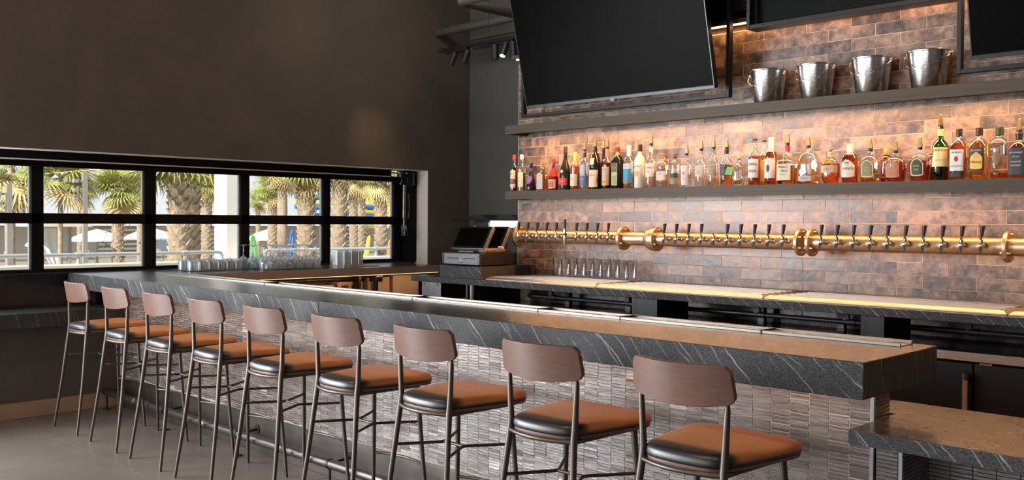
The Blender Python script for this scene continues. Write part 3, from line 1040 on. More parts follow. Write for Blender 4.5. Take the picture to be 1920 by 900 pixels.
# ------------------------------------------------------------------ back counter, drip trays, cooler
ZT = 1.045
bc = thing('back_counter', 'back bar counter of veined grey stone along the tiled wall', 'counter', (-3.5, 5.3, 0))


def bcpart(name, mb, mat, **kw):
    mb.v = [(x + 3.5, y - 5.3, z) for x, y, z in mb.v]
    return part(name, mb, mat, bc, **kw)


bcpart('stone_top', MB().box(-6.14, 0.6, 5.02, 5.692, ZT - 0.047, ZT), M['stone'], bevel=0.003); honed_sides([c for c in bc.children if c.name.startswith('stone_top')][0], M['stone_edge'])
bcpart('support_panel', MB().box(-6.02, -5.785, 5.035, 5.05, 0.30, ZT - 0.047), M['steel_grey'], bevel=0.002)
bcpart('support_side', MB().box(-5.80, -5.785, 5.05, 5.6, 0.30, ZT - 0.047), M['black_metal'])
for xx in (-5.985, -5.82):
    bcpart('panel_screw', MB().lathe([(0, -0.006), (0.009, -0.005), (0.009, 0)], 10, (xx, 5.035, ZT - 0.062), axis='y'), M['chrome'])
bcpart('inner_shelf', MB().box(-5.785, -5.50, 5.05, 5.62, 0.845, 0.86), M['steel_grey'])
bcpart('shelf_paper', MB().box(-5.76, -5.52, 5.10, 5.45, 0.861, 0.866), M['white'])
bcpart('post', MB().tube([(-5.47, 5.09, 0.30), (-5.47, 5.09, ZT - 0.047)], 0.017, 12), M['steel_grey'])
bcpart('post_frame', MB().box(-5.52, -5.50, 5.07, 5.11, 0.30, ZT - 0.047).box(-5.445, -5.43, 5.07, 5.6, 0.30, ZT - 0.047), M['pipe_dark'])
for xa, xb in ((-3.865, -3.66), (-2.286, -2.155), (-0.72, -0.58)):
    bcpart('support_block', MB().box(xa + 0.035, xb, 5.06, 5.42, 0.852, ZT - 0.047), M['black_plastic'])
    bcpart('support_edge', MB().box(xa, xa + 0.034, 5.06, 5.42, 0.852, ZT - 0.047), M['pipe_black'])
for xa in (-4.9, -4.3, -3.2, -2.65, -1.5, -0.9):
    bcpart('rear_leg', MB().box(xa - 0.022, xa + 0.022, 5.58, 5.62, 0.852, ZT - 0.047), M['pipe_black'])
pr = thing('drain_pipe', 'black drain pipe running under the back counter', 'pipe', (-3.0, 5.45, 0.908))
part('pipe', MB().tube([(-2.15, 0, 0), (3.4, 0, 0)], 0.0165, 12), M['pipe_black'], pr)
part('elbow', MB().tube([(-2.15, 0, 0), (-2.2, 0.02, 0), (-2.22, 0.08, -0.01)], 0.02, 12), M['pipe_black'], pr)
for xx in (-1.95, -1.2, -0.15, 0.45, 1.15, 1.9):
    part('hanger', MB().box(xx - 0.018, xx + 0.018, -0.012, 0.012, 0.0, 0.09), M['pipe_black'], pr)
    part('coupling', MB().lathe([(0.0165, -0.03), (0.021, -0.028), (0.021, 0.028), (0.0165, 0.03)], 12, (xx + 0.03, 0, 0), axis='x'), M['pipe_black'], pr)

tr_lab = ['steel drip tray left of the pint glasses, beside the cash drawer', 'steel drip tray right of the pint glasses, second from the register',
          'copper-lit steel drip tray under the right-hand taps', 'steel drip tray at the far right end of the back counter']
for i, (xa, xb) in enumerate([(-5.32, -4.20), (-4.20, -2.90), (-2.90, -1.545), (-1.545, -0.2)]):
    w = (xb - xa) / 2 - 0.004
    t = thing('drip_tray', tr_lab[i], 'tray', ((xa + xb) / 2, 5.385, ZT + 0.0005), 0, 'drip trays on the back counter')
    y0, y1 = -0.30, 0.29
    mb = MB()
    o_ = [(-w, y0), (w, y0), (w, y1), (-w, y1)]
    a_ = [(-w + 0.022, y0 + 0.03), (w - 0.022, y0 + 0.03), (w - 0.022, y1 - 0.005), (-w + 0.022, y1 - 0.005)]
    b_ = [(-w + 0.034, y0 + 0.045), (w - 0.034, y0 + 0.045), (w - 0.034, y1 - 0.017), (-w + 0.034, y1 - 0.017)]
    vs = [(x, y, 0) for x, y in o_] + [(x, y, 0.006) for x, y in o_] + [(x, y, 0.022) for x, y in a_] + [(x, y, 0.016) for x, y in b_]
    fs = [(3, 2, 1, 0), (12, 13, 14, 15)]
    for q in range(3):
        fs += [(q * 4 + k, q * 4 + (k + 1) % 4, q * 4 + 4 + (k + 1) % 4, q * 4 + 4 + k) for k in range(4)]
    mb.add(vs, fs)
    part('tray_pan', mb, M['steel_soft'], t, smooth=False, bevel=0.0015)
    gr = MB()
    for k in range(6):
        yy = y0 + 0.085 + k * 0.075
        gr.box(-w + 0.05, w - 0.05, yy - 0.008, yy + 0.008, 0.0165, 0.0225)
    part('grate', gr, M['steel_soft'], t, bevel=0.001)

co = thing('back_bar_cooler', 'long black back bar cooler with steel top edge and bar handle', 'cooler', (-2.4, 5.3, 0))


def copart(name, mb, mat, parent=None, **kw):
    mb.v = [(x + 2.4, y - 5.3, z) for x, y, z in mb.v]
    return part(name, mb, mat, parent or co, **kw)


copart('cooler_body', MB().box(-5.42, 0.6, 5.06, 5.62, 0.06, 0.80), M['black_plastic'])
copart('cooler_top', MB().box(-5.42, 0.6, 5.03, 5.62, 0.80, 0.851), M['black_gloss'], bevel=0.003)
copart('steel_band', MB().box(-5.42, 0.6, 5.02, 5.031, 0.806, 0.851), M['steel'], bevel=0.001)
gap = -1.679
for k in range(-6, 4):
    xa, xb = gap + 0.62 * k, gap + 0.62 * (k + 1)
    if xb > 0.62 or xa < -5.45:
        continue
    d = copart('door', MB().box(xa + 0.004, xb - 0.004, 5.022, 5.06, 0.10, 0.795), M['black_metal'], bevel=0.003)
    hx = xb - 0.026
    copart('door_handle', MB().tube([(hx, 4.985, 0.30), (hx, 4.985, 0.748)], 0.0185, 16).tube([(hx, 4.985, 0.715), (hx, 5.024, 0.715)], 0.012, 10), M['chrome'], d)
    copart('handle_cap', MB().tube([(hx, 4.985, 0.715), (hx, 4.985, 0.7495)], 0.0195, 16), M['pipe_dark'], d)
    copart('hinge_plate', MB().box(xa + 0.03, xa + 0.09, 5.012, 5.024, 0.795, 0.803), M['chrome'], d)

# ------------------------------------------------------------------ wall shelves
for nm_lab, z0, z1, lab in (('lower', 1.677, 1.745, 'long bronze wall shelf carrying the liquor bottles'), ('upper', 2.208, 2.277, 'long bronze wall shelf carrying the four steel buckets')):
    t = thing('wall_shelf', lab, 'shelf', (-2.4, 5.575, z0))
    part('shelf_board', MB().box(-3.068, 3.0, -0.125, 0.118, 0.024, z1 - z0), M['shelf'], t, bevel=0.001)
    part('front_lip', MB().box(-3.068, 3.0, -0.125, -0.113, 0.0, 0.024).box(-3.068, -3.056, -0.113, 0.118, 0.0, 0.024), M['shelf'], t)
    part('light_strip', MB().box(-3.0, 3.0, -0.108, -0.098, 0.014, 0.024), M['led_dim'], t)  # strip assumed; the lip keeps it out of sight

# ------------------------------------------------------------------ buckets
bk_lab = ['leftmost polished steel bucket on the upper shelf', 'second steel bucket from the left on the upper shelf', 'third steel bucket from the left on the upper shelf', 'rightmost steel bucket, nearest the right-hand television']
bk0 = None
for i, bx in enumerate((-3.162, -2.828, -2.473, -2.138)):
    if bk0 is None:
        bk0 = thing('steel_bucket', bk_lab[0], 'bucket', (bx, 5.575, 2.278), 0, 'steel buckets on the upper shelf')
        prof = [(0, 0.004), (0.083, 0.004), (0.086, 0), (0.089, 0.004), (0.116, 0.205), (0.121, 0.208), (0.122, 0.213), (0.119, 0.217), (0.114, 0.213), (0.113, 0.205), (0.087, 0.010), (0, 0.010)]
        part('bucket_body', MB().lathe(prof, 32), M['galv'], bk0)
        for s in (-1, 1):
            part('lug', MB().box(s * 0.119 - 0.008, s * 0.119 + 0.008, -0.012, 0.012, 0.180, 0.205).tube([(s * 0.127, -0.008, 0.20), (s * 0.133, 0, 0.203), (s * 0.127, 0.008, 0.20)], 0.003, 6), M['chrome'], bk0)
        part('handle', MB().tube([(0.128 * math.cos(a), -0.004 - 0.124 * math.sin(a), 0.203 - 0.10 * math.sin(a)) for a in [PI * k / 14 for k in range(15)]], 0.0028, 6), M['galv'], bk0)
    else:
        dup(bk0, (bx, 5.575, 2.278), 0.0, bk_lab[i])

# ------------------------------------------------------------------ televisions and their ceiling frames


def tv_frame(x0, x1, zb, y, lab, dep=0.045):
    t = thing('ceiling_frame', lab, 'frame', ((x0 + x1) / 2, y, zb))
    w = (x1 - x0) / 2
    part('frame_post', MB().box(-w, -w + 0.025, 0, dep, 0, ZC - zb - 0.001), M['black_metal'], t, bevel=0.002)
    part('frame_post', MB().box(w - 0.025, w, 0, dep, 0, ZC - zb - 0.001), M['black_metal'], t, bevel=0.002)
    part('frame_bar', MB().box(-w + 0.025, w - 0.025, 0, dep, 0, 0.025), M['black_metal'], t, bevel=0.002)
    return t


tv_frame(-5.339, -3.411, 2.338, 5.50, 'black tube frame hung from the ceiling around the large tilted television')
tv_frame(-1.957, 0.05, 2.338, 5.50, 'black tube frame hung from the ceiling around the television at the right edge')


def television(x0, x1, y, zb, h, lab, logo):
    t = thing('television', lab, 'television', ((x0 + x1) / 2, y, zb))
    t.rotation_euler = (math.radians(13.3), 0, 0)
    w = (x1 - x0) / 2
    part('tv_back', MB().box(-w + 0.004, w - 0.004, 0.006, 0.05, 0.004, h - 0.004), M['black_plastic'], t, bevel=0.004)
    part('screen', MB().box(-w + 0.008, w - 0.008, 0.0, 0.006, 0.024, h - 0.008), M['screen'], t)
    bz = MB()
    bz.box(-w, w, -0.004, 0.03, 0.0, 0.022).box(-w, -w + 0.008, -0.003, 0.03, 0.022, h).box(w - 0.008, w, -0.003, 0.03, 0.022, h).box(-w, w, -0.003, 0.03, h - 0.008, h)
    part('bezel', bz, flat('bezel', (0.035, 0.037, 0.04), 0.3, 0.8), t, bevel=0.001)
    if logo:
        ch = part('chin', MB().prism([(-0.028, 0.0), (0.028, 0.0), (0.022, -0.012), (-0.022, -0.012)], -0.005, 0.02, 'y'), flat('bezel', (0.05, 0.05, 0.055), 0.25, 0.8), t)
        vs, fs = text_geo('LG', 0.016)
        part('logo', MB().add([(v.x, -0.0058, v.y + 0.004) for v in vs], fs), flat('silver_print', (0.5, 0.5, 0.5), 0.4, 0.5), ch, smooth=False)
    part('mount_arm', MB().box(-0.25, 0.25, 0.05, 0.13, h * 0.42, h * 0.58), M['black_metal'], t)


television(-5.172, -3.449, 5.392, 2.388, 0.985, 'large tilted television, dark screen, left of the buckets', True)
television(-1.841, -0.12, 5.392, 2.388, 0.985, 'tilted television cut by the right edge of the picture', False)
t = thing('framed_panel', 'dark green panel in a deep black frame above the buckets', 'panel', (-2.64, 5.50, 2.767))
part('panel_face', MB().box(-0.621, 0.62, 0.082, 0.095, 0.02, ZC - 2.768), M['panel_green'], t)
part('frame_side', MB().box(-0.646, -0.621, 0, 0.125, 0, ZC - 2.768), M['black_metal'], t, bevel=0.002)
part('frame_side', MB().box(0.62, 0.645, 0, 0.125, 0, ZC - 2.768), M['black_metal'], t, bevel=0.002)
part('frame_bottom', MB().box(-0.621, 0.62, 0, 0.125, 0, 0.028), M['black_metal'], t, bevel=0.002)
part('frame_back', MB().box(-0.621, -0.60, 0.06, 0.082, 0.028, ZC - 2.768), M['black_plastic'], t)

# ------------------------------------------------------------------ brass tap tower
ZP, YP, RP = 1.379, 5.50, 0.049
tw = thing('tap_tower', 'long horizontal brass pipe with a row of beer taps on the tiled wall', 'beer tower', (-3.5, YP, ZP))


def tpart(name, mb, mat, parent=None, **kw):
    mb.v = [(x + 3.5, y - YP, z - ZP) for x, y, z in mb.v]
    return part(name, mb, mat, parent or tw, **kw)


for xa, xb in ((-5.33, -4.29), (-4.27, -3.99), (-3.975, -2.865), (-2.815, -1.685), (-1.66, -0.2)):
    tpart('pipe_section', MB().lathe([(0, xa), (RP, xa), (RP, xb), (0, xb)], 32, (0, YP, ZP), axis='x'), M['brass'])


def flange(xc, th=0.013, dark=False):
    f = tpart('flange', MB().lathe([(RP, xc - th), (0.083, xc - th), (0.0855, xc - th + 0.003), (0.0855, xc + th - 0.003), (0.083, xc + th), (RP, xc + th)], 32, (0, YP, ZP), axis='x'), M['brass'])
    for k in range(6):
        a = PI / 6 + k * PI / 3
        by, bz = YP + 0.067 * math.cos(a), ZP + 0.067 * math.sin(a)
        tpart('bolt', MB().lathe([(0, xc - th - 0.014), (0.007, xc - th - 0.012), (0.007, xc - th), (0.0045, xc - th), (0.0045, xc + th), (0.008, xc + th), (0.008, xc + th + 0.008), (0.005, xc + th + 0.009), (0.005, xc + th + 0.018), (0, xc + th + 0.019)], 8, (0, by, bz), axis='x'), M['brass'], f)


for xc in (-5.345, -4.28, -3.982, -2.878, -2.802, -1.672):
    flange(xc, 0.011 if xc > -5 else 0.014)
tpart('dome_fitting', MB().lathe([(RP, -4.075), (0.056, -4.068), (0.070, -4.052), (0.080, -4.03), (0.0835, -4.008), (0.0835, -3.995)], 32, (0, YP, ZP), axis='x'), M['brass'])
tpart('end_cap', MB().lathe([(0, -5.375), (0.03, -5.374), (0.05, -5.366), (0.06, -5.358)], 32, (0, YP, ZP), axis='x'), M['brass'])
for xc in (-5.0, -4.6, -3.7, -3.2, -2.5, -2.0, -0.9):
    tpart('wall_mount', MB().tube([(xc, YP + 0.03, ZP), (xc, YW - 0.006, ZP)], 0.02, 12).lathe([(0, 5.685), (0.045, 5.685), (0.045, 5.694), (0, 5.694)], 16, (xc, 0, ZP), axis='y'), M['dark_brass'])
# one faucet: shank, body and spout in chrome, black handle
fm = MB()
fm.lathe([(0, 0.0), (0.019, 0.0), (0.019, 0.010), (0.012, 0.013), (0.0095, 0.055), (0.0125, 0.058), (0.0125, 0.066), (0.009, 0.073), (0.0, 0.076)], 14, (0, -0.075, 0.0), axis='y')
fm.v = [(x, -y - 0.1245, z) for x, y, z in fm.v]
fm.tube([(0, -0.105, 0.028), (0, -0.105, 0.0), (0, -0.112, -0.014), (-0.001, -0.124, -0.046)], [0.011, 0.014, 0.0115, 0.0075], 12)
fm.lathe([(0, 0.028), (0.0095, 0.028), (0.0105, 0.034), (0.007, 0.040), (0.0085, 0.046), (0.0, 0.048)], 12, (0, -0.105, 0))
fm_me = fm.mesh('faucet', M['chrome'])
hm = MB().lathe([(0, 0.044), (0.0075, 0.044), (0.0095, 0.06), (0.0128, 0.103), (0.0128, 0.106), (0.0, 0.107)], 14, (0, -0.105, 0))
hm.v = [(x + 0.006 * (z - 0.044) / 0.06, y, z) for x, y, z in hm.v]
hm_me = hm.mesh('tap_handle', M['black_plastic'])
tap_x = [-5.258 + 0.1015 * k for k in range(10)] + [-3.848 + 0.1002 * k for k in range(10)] + [-2.693 + 0.102 * k for k in range(10)]
for k, x in enumerate(tap_x):
    if k == 5:
        nf = tpart('faucet', MB().tube([(x, YP - 0.05, ZP), (x, YP - 0.12, ZP)], 0.011, 12).tube([(x, YP - 0.12, ZP + 0.065), (x, YP - 0.12, ZP + 0.02), (x, YP - 0.12, ZP - 0.02), (x, YP - 0.12, ZP - 0.078)], [0.012, 0.0145, 0.0125, 0.007], 14), M['chrome'], label='tall slim stout faucet')
        tpart('tap_handle', MB().lathe([(0, ZP + 0.065), (0.008, ZP + 0.066), (0.0118, ZP + 0.139), (0.0, ZP + 0.141)], 14, (x, YP - 0.12, 0)), M['black_plastic'], nf)
        tpart('collar', MB().lathe([(0.0155, ZP + 0.018), (0.0165, ZP + 0.02), (0.0165, ZP + 0.03), (0.0155, ZP + 0.032)], 14, (x, YP - 0.12, 0)), M['pipe_black'], nf)
        continue
    fo = link('faucet', fm_me, tw, (x + 3.5, 0, 0.006))
    if k == 14:
        fo['label'] = 'faucet without its black handle'
    else:
        link('tap_handle', hm_me, fo)

# ------------------------------------------------------------------ bottles
SH = {  # normalised profiles (radius, height) up to the lip
    'std': [(0.0, 0.0), (0.93, 0.0), (1.0, 0.02), (1.0, 0.60), (0.97, 0.65), (0.80, 0.71), (0.48, 0.76), (0.36, 0.80), (0.33, 0.95), (0.38, 0.96), (0.38, 1.0)],
    'broad': [(0.0, 0.0), (0.93, 0.0), (1.0, 0.02), (1.0, 0.66), (0.96, 0.72), (0.78, 0.78), (0.42, 0.815), (0.34, 0.84), (0.33, 0.95), (0.38, 0.96), (0.38, 1.0)],
    'bell': [(0.0, 0.0), (0.93, 0.0), (1.0, 0.03), (1.0, 0.30), (0.97, 0.40), (0.80, 0.52), (0.52, 0.63), (0.34, 0.72), (0.28, 0.80), (0.27, 0.96), (0.32, 0.97), (0.32, 1.0)],
    'cone': [(0.0, 0.0), (0.95, 0.0), (1.0, 0.02), (1.0, 0.14), (0.90, 0.30), (0.62, 0.55), (0.34, 0.72), (0.28, 0.78), (0.27, 0.96), (0.32, 0.97), (0.32, 1.0)],
    'waist': [(0.0, 0.0), (0.95, 0.0), (1.0, 0.02), (1.0, 0.20), (0.97, 0.50), (0.90, 0.555), (0.98, 0.58), (0.92, 0.66), (0.66, 0.86), (0.36, 0.89), (0.30, 0.95), (0.33, 0.97), (0.33, 1.0)],
    'flask': [(0.0, 0.0), (0.78, 0.0), (0.82, 0.02), (0.93, 0.35), (1.0, 0.62), (0.97, 0.72), (0.80, 0.81), (0.45, 0.87), (0.28, 0.895), (0.25, 0.96), (0.30, 0.965), (0.30, 1.0)],
    'squat': [(0.0, 0.0), (0.70, 0.0), (0.86, 0.06), (1.0, 0.24), (1.0, 0.62), (0.94, 0.70), (0.72, 0.80), (0.40, 0.86), (0.30, 0.90), (0.28, 1.0)],
    'taper': [(0.0, 0.0), (0.80, 0.0), (0.84, 0.02), (1.0, 0.70), (0.97, 0.74), (0.72, 0.79), (0.42, 0.82), (0.33, 0.85), (0.33, 0.96), (0.38, 0.97), (0.38, 1.0)],
    'block': [(0.0, 0.0), (0.95, 0.0), (1.0, 0.015), (1.0, 0.50), (0.99, 0.57), (0.90, 0.615), (0.55, 0.65), (0.30, 0.68), (0.25, 0.72), (0.24, 0.96), (0.28, 0.97), (0.28, 1.0)],
    'decanter': [(0.0, 0.0), (0.95, 0.0), (1.0, 0.02), (1.0, 0.60), (0.97, 0.70), (0.85, 0.80), (0.60, 0.87), (0.30, 0.905), (0.22, 0.93), (0.21, 1.0)],
}


def prof_r(shape, z):
    p = SH[shape]
    for (r0, z0), (r1, z1) in zip(p[1:], p[2:]):
        if z0 <= z <= z1 + 1e-9:
            return r0 + (r1 - r0) * ((z - z0) / max(1e-6, z1 - z0))
    return p[-1][0]


def front_y(u, r, e, dep):
    q = min(1.0, abs(u) / r)
    return -dep * r * max(0.0, 1 - q ** e) ** (1.0 / e)


POUR_G = flat('gold_spout', (0.36, 0.245, 0.10), 0.34, 0.9)
POUR_D = flat('spout_collar', (0.02, 0.018, 0.016), 0.4)
me_pour = MB().lathe([(0.0, 0.0), (0.0125, 0.0), (0.0135, 0.006), (0.0135, 0.016), (0.010, 0.02), (0.0, 0.02)], 12).mesh('collar', POUR_D)
sp_ = MB()
sp_.add([(-0.0135, -0.008, 0.018), (0.0135, -0.008, 0.018), (0.0135, 0.010, 0.018), (-0.0135, 0.010, 0.018), (-0.006, -0.003, 0.072), (0.006, -0.003, 0.072), (0.006, 0.004, 0.072), (-0.006, 0.004, 0.072)],
        [(3, 2, 1, 0), (4, 5, 6, 7), (0, 1, 5, 4), (1, 2, 6, 5), (2, 3, 7, 6), (3, 0, 4, 7)])
sp_.tube([(-0.0085, 0.008, 0.018), (-0.004, 0.004, 0.074), (0.004, 0.004, 0.074), (0.0085, 0.008, 0.018)], 0.0022, 6)
me_spout = sp_.mesh('pour_spout', POUR_G)


def bottle(x, y, H, r, shape, lab, top='cap', topc=(0.01, 0.01, 0.01), glass='clear', gcol=None, liq=None, fill=0.55, sq=2.0, dep=1.0, labels=(), texts=(), capf=0.12, wrap=None, rz=0.0, extra=None):
    """sq: body cross-section exponent (2 round, 6 square); labels: (z0, z1, half width, colour, oval); texts: (string, size, z, colour); all heights as fractions of the glass"""
    t = thing('liquor_bottle', lab, 'bottle', (x, y, 1.7455), rz, 'liquor bottles on the lower shelf')
    gh = H - (0.074 if top == 'pour' else (0.026 if top == 'ball' else 0.004))
    p = SH[shape]
    nz = 0.70
    ex = [sq if z < nz * 0.95 and rr > 0.7 else (2.0 + (sq - 2) * 0.4 if z < nz and rr > 0.5 else 2.0) for rr, z in p]
    dp = [dep + (1 - dep) * max(0.0, min(1.0, (0.75 - rr) / 0.45)) for rr, z in p]
    if glass == 'clear':
        gm = M['glass'] if gcol is None else M.setdefault('glass_%s' % (gcol,), thin_glass('tinted_glass', gcol, 0.08, 0.5))
    else:
        gm = flat('bottle_%s' % (gcol,), gcol, 0.12)
    part('bottle_glass', MB().lathe([(a * r, b * gh) for a, b in p], 28, sq=ex, dep=dp), gm, t, angle=50)
    if liq:
        z_f = fill
        pp, ee, dd = [], [], []
        for (a, b), e_, d_ in zip(p, ex, dp):
            if b <= z_f:
                pp.append((max(0.0, a - 0.07) * r if a > 0 else 0.0, (b + (0.015 if b < 0.03 else 0.0)) * gh))
                ee.append(e_)
                dd.append(d_)
        a = prof_r(shape, z_f)
        pp += [((a - 0.07) * r, z_f * gh), (0.0, z_f * gh)]
        ee += [ee[-1], 2.0]
        dd += [dd[-1], 1.0]
        part('liquor', MB().lathe(pp, 28, sq=ee, dep=dd), liquid('%s' % (liq,), liq), t, angle=50)
    for li, L in enumerate(labels):
        z0, z1, hw, c = L[:4]
        oval = len(L) > 4 and L[4]
        mb = MB()
        n = 12
        vs = []
        for k in range(n + 1):
            u = -hw + 2 * hw * k / n
            s = math.sqrt(max(0.0, 1 - (u / hw) ** 2)) if oval else 1.0
            if oval == 'arch':
                s = 1.0
            zm, zh = (z0 + z1) / 2, (z1 - z0) / 2
            za, zb = (zm - zh * max(s, 0.15)), (zm + zh * max(s, 0.15))
            if oval == 'arch':
                zb = z1 - (z1 - z0) * 0.30 * (u / hw) ** 2
                za = z0 + (z1 - z0) * 0.06 * abs(u / hw) ** 3
            for zz in (za, zb):
                rr = prof_r(shape, zz) * r
                dz = dep + (1 - dep) * max(0.0, min(1.0, (0.75 - prof_r(shape, zz)) / 0.45))
                vs.append((u * r, front_y(u * r, rr * 1.0, sq if rr > 0.7 * r else 2.0, dz) - 0.0012 - 0.0007 * li, zz * gh))
        part('bottle_label', mb.add(vs, [(2 * k, 2 * k + 2, 2 * k + 3, 2 * k + 1) for k in range(n)]), flat('lab_%s' % (c,), c, 0.55), t, angle=60)
    for tx in texts:
        s_, size, z, c = tx[:4]
        vs, fs = text_geo(s_, size)
        uo = tx[4] if len(tx) > 4 else 0.0
        rr = prof_r(shape, z) * r
        part('lettering', MB().add([(v.x + uo, front_y(v.x + uo, max(rr, abs(v.x + uo) + 1e-4), sq if rr > 0.7 * r else 2.0, dep) - 0.0042, v.y + z * gh) for v in vs], fs), flat('ink_%s' % (c,), c, 0.6), t, smooth=False)
    nr = p[-1][0] * r
    if top == 'pour':
        link('pourer_collar', me_pour, t, (0, 0, gh))
        link('pour_spout', me_spout, t, (0, 0, gh))
    elif top == 'ball':
        part('stopper', MB().lathe([(0, gh)] + [(0.0145 * math.sin(PI * k / 8), gh + 0.012 - 0.0145 * math.cos(PI * k / 8)) for k in range(1, 8)] + [(0, gh + 0.0265)], 14), flat('top_%s' % (topc,), topc, 0.6), t)
    elif top in ('cap', 'cork'):
        c0 = gh * (1 - capf)
        cr = max(nr, 0.0135) * 1.1
        part('cap', MB().lathe([(cr, c0), (cr, gh + 0.002), (cr * 0.9, gh + 0.004), (0, gh + 0.004)], 18), flat('top_%s' % (topc,), topc, 0.4), t)
    if wrap:
        w0, w1, wc_ = wrap
        part('neck_wrap', MB().lathe([(prof_r(shape, w0) * r * 1.06, w0 * gh), (prof_r(shape, (w0 + w1) / 2) * r * 1.06, (w0 + w1) / 2 * gh), (prof_r(shape, w1) * r * 1.06, w1 * gh)], 20), flat('wrap_%s' % (wc_,), wc_, 0.4), t)
    return t


AMB, DAMB, PALE, RED = (0.95, 0.38, 0.07), (0.72, 0.16, 0.03), (0.93, 0.90, 0.62), (0.60, 0.03, 0.02)
CRE, WHI, BLK = (0.72, 0.62, 0.43), (0.75, 0.71, 0.66), (0.02, 0.018, 0.016)
YF, YR = 5.515, 5.612
bottle(-5.428, YF, 0.298, 0.031, 'std', 'slim amber bottle with red cap, leftmost on the shelf', 'cap', (0.5, 0.03, 0.03), liq=DAMB, fill=0.7, labels=[(0.10, 0.58, 0.9, CRE), (0.20, 0.34, 0.88, (0.25, 0.05, 0.04))], texts=[('RUM', 0.016, 0.47, (0.25, 0.05, 0.04)), ('XO', 0.018, 0.27, CRE)])
bottle(-5.340, YF, 0.296, 0.032, 'std', 'pale yellow-green bottle with cream label, second from the left end', 'cap', (0.7, 0.66, 0.5), liq=PALE, fill=0.62, labels=[(0.12, 0.52, 0.9, CRE)], texts=[('SINCE', 0.009, 0.38, (0.3, 0.25, 0.15)), ('1860', 0.010, 0.28, (0.3, 0.25, 0.15))])
bottle(-5.236, YF, 0.279, 0.041, 'cone', 'dark cone-shaped bottle with purple oval label and gold spout', 'pour', glass='dark', gcol=(0.035, 0.012, 0.010), labels=[(0.26, 0.60, 0.66, (0.16, 0.12, 0.30), True)], texts=[('RIVA', 0.011, 0.43, (0.6, 0.5, 0.6))], wrap=(0.76, 0.90, (0.10, 0.07, 0.16)))
bottle(-5.113, YF, 0.239, 0.037, 'block', 'square amber liqueur bottle with orange cap and silver label', 'cap', (0.75, 0.16, 0.03), liq=(0.95, 0.32, 0.03), fill=0.62, sq=5.0, labels=[(0.05, 0.56, 0.86, (0.48, 0.48, 0.52)), (0.34, 0.60, 0.84, (0.70, 0.45, 0.30), True)], capf=0.2)
bottle(-4.993, YF, 0.247, 0.041, 'bell', 'red round-bellied liqueur bottle with red seal and square label', 'cap', (0.35, 0.02, 0.03), glass='dark', gcol=(0.22, 0.012, 0.01), labels=[(0.06, 0.34, 0.9, (0.72, 0.55, 0.40)), (0.10, 0.30, 0.62, (0.55, 0.12, 0.06))], texts=[('GRAND', 0.013, 0.25, CRE), ('CUVEE', 0.013, 0.16, CRE)], wrap=(0.44, 0.70, (0.5, 0.02, 0.02)))
bottle(-4.871, YF, 0.337, 0.045, 'bell', 'tall black-green cognac bottle with red label and gold medallion', 'cap', (0.012, 0.014, 0.012), glass='dark', gcol=(0.018, 0.026, 0.016), labels=[(0.11, 0.27, 0.86, (0.62, 0.04, 0.04)), (0.39, 0.47, 0.30, (0.55, 0.42, 0.2), True)], texts=[('VSOP', 0.017, 0.19, CRE)], capf=0.18)
bottle(-4.769, YF, 0.291, 0.037, 'std', 'brown cognac bottle with tall gold capsule and cream label', 'cap', (0.62, 0.38, 0.10), liq=DAMB, fill=0.62, labels=[(0.10, 0.42, 0.92, CRE)], texts=[('Cognac', 0.014, 0.30, (0.25, 0.16, 0.08))], capf=0.34)
bottle(-4.674, YF, 0.364, 0.035, 'broad', 'clear blue-tinted vodka bottle with dark neck and gold spout', 'pour', gcol=(0.72, 0.82, 0.94), labels=[(0.09, 0.36, 0.88, (0.10, 0.18, 0.36)), (0.36, 0.64, 0.7, (0.42, 0.47, 0.53))], texts=[('VODKA', 0.012, 0.26, (0.7, 0.75, 0.8))], wrap=(0.84, 0.97, (0.02, 0.02, 0.04)))
bottle(-4.571, YF, 0.382, 0.046, 'waist', 'black robe-shaped liqueur bottle with cream label and small square neck label', 'pour', glass='dark', gcol=(0.014, 0.010, 0.008), labels=[(0.05, 0.47, 0.90, (0.62, 0.54, 0.40)), (0.60, 0.76, 0.42, (0.66, 0.52, 0.36))], texts=[('Liqueur', 0.019, 0.34, (0.25, 0.17, 0.08))])
bottle(-4.569, YR, 0.372, 0.032, 'std', 'dark bottle with gold spout half hidden behind the robe-shaped bottle', 'pour', glass='dark', gcol=(0.02, 0.012, 0.009))
bottle(-4.455, YF, 0.372, 0.038, 'std', 'spiced rum bottle with pink neck and pale label, right of the robe-shaped one', 'pour', liq=DAMB, fill=0.64, labels=[(0.09, 0.55, 0.90, (0.58, 0.43, 0.36)), (0.10, 0.24, 0.86, (0.70, 0.40, 0.12))], texts=[('SPICED', 0.013, 0.48, (0.3, 0.08, 0.05)), ('RUM', 0.014, 0.17, (0.3, 0.08, 0.05))], wrap=(0.80, 0.96, (0.55, 0.22, 0.16)))
bottle(-4.448, YR, 0.297, 0.028, 'std', 'dark bottle with yellow neck band standing in the back row', 'cap', (0.02, 0.015, 0.012), glass='dark', gcol=(0.02, 0.012, 0.008), wrap=(0.80, 0.88, (0.7, 0.45, 0.05)))
bottle(-4.357, YF, 0.307, 0.041, 'broad', 'black bottle with yellow neck and maroon cap, green striped label', 'cap', (0.16, 0.02, 0.03), glass='dark', gcol=(0.012, 0.014, 0.010), sq=3.2, labels=[(0.08, 0.62, 0.66, (0.50, 0.46, 0.28)), (0.40, 0.62, 0.60, (0.10, 0.12, 0.06)), (0.1, 0.3, 0.5, (0.30, 0.34, 0.12))], texts=[('KRAUTER', 0.009, 0.50, CRE)], wrap=(0.83, 0.95, (0.75, 0.42, 0.03)), capf=0.1)
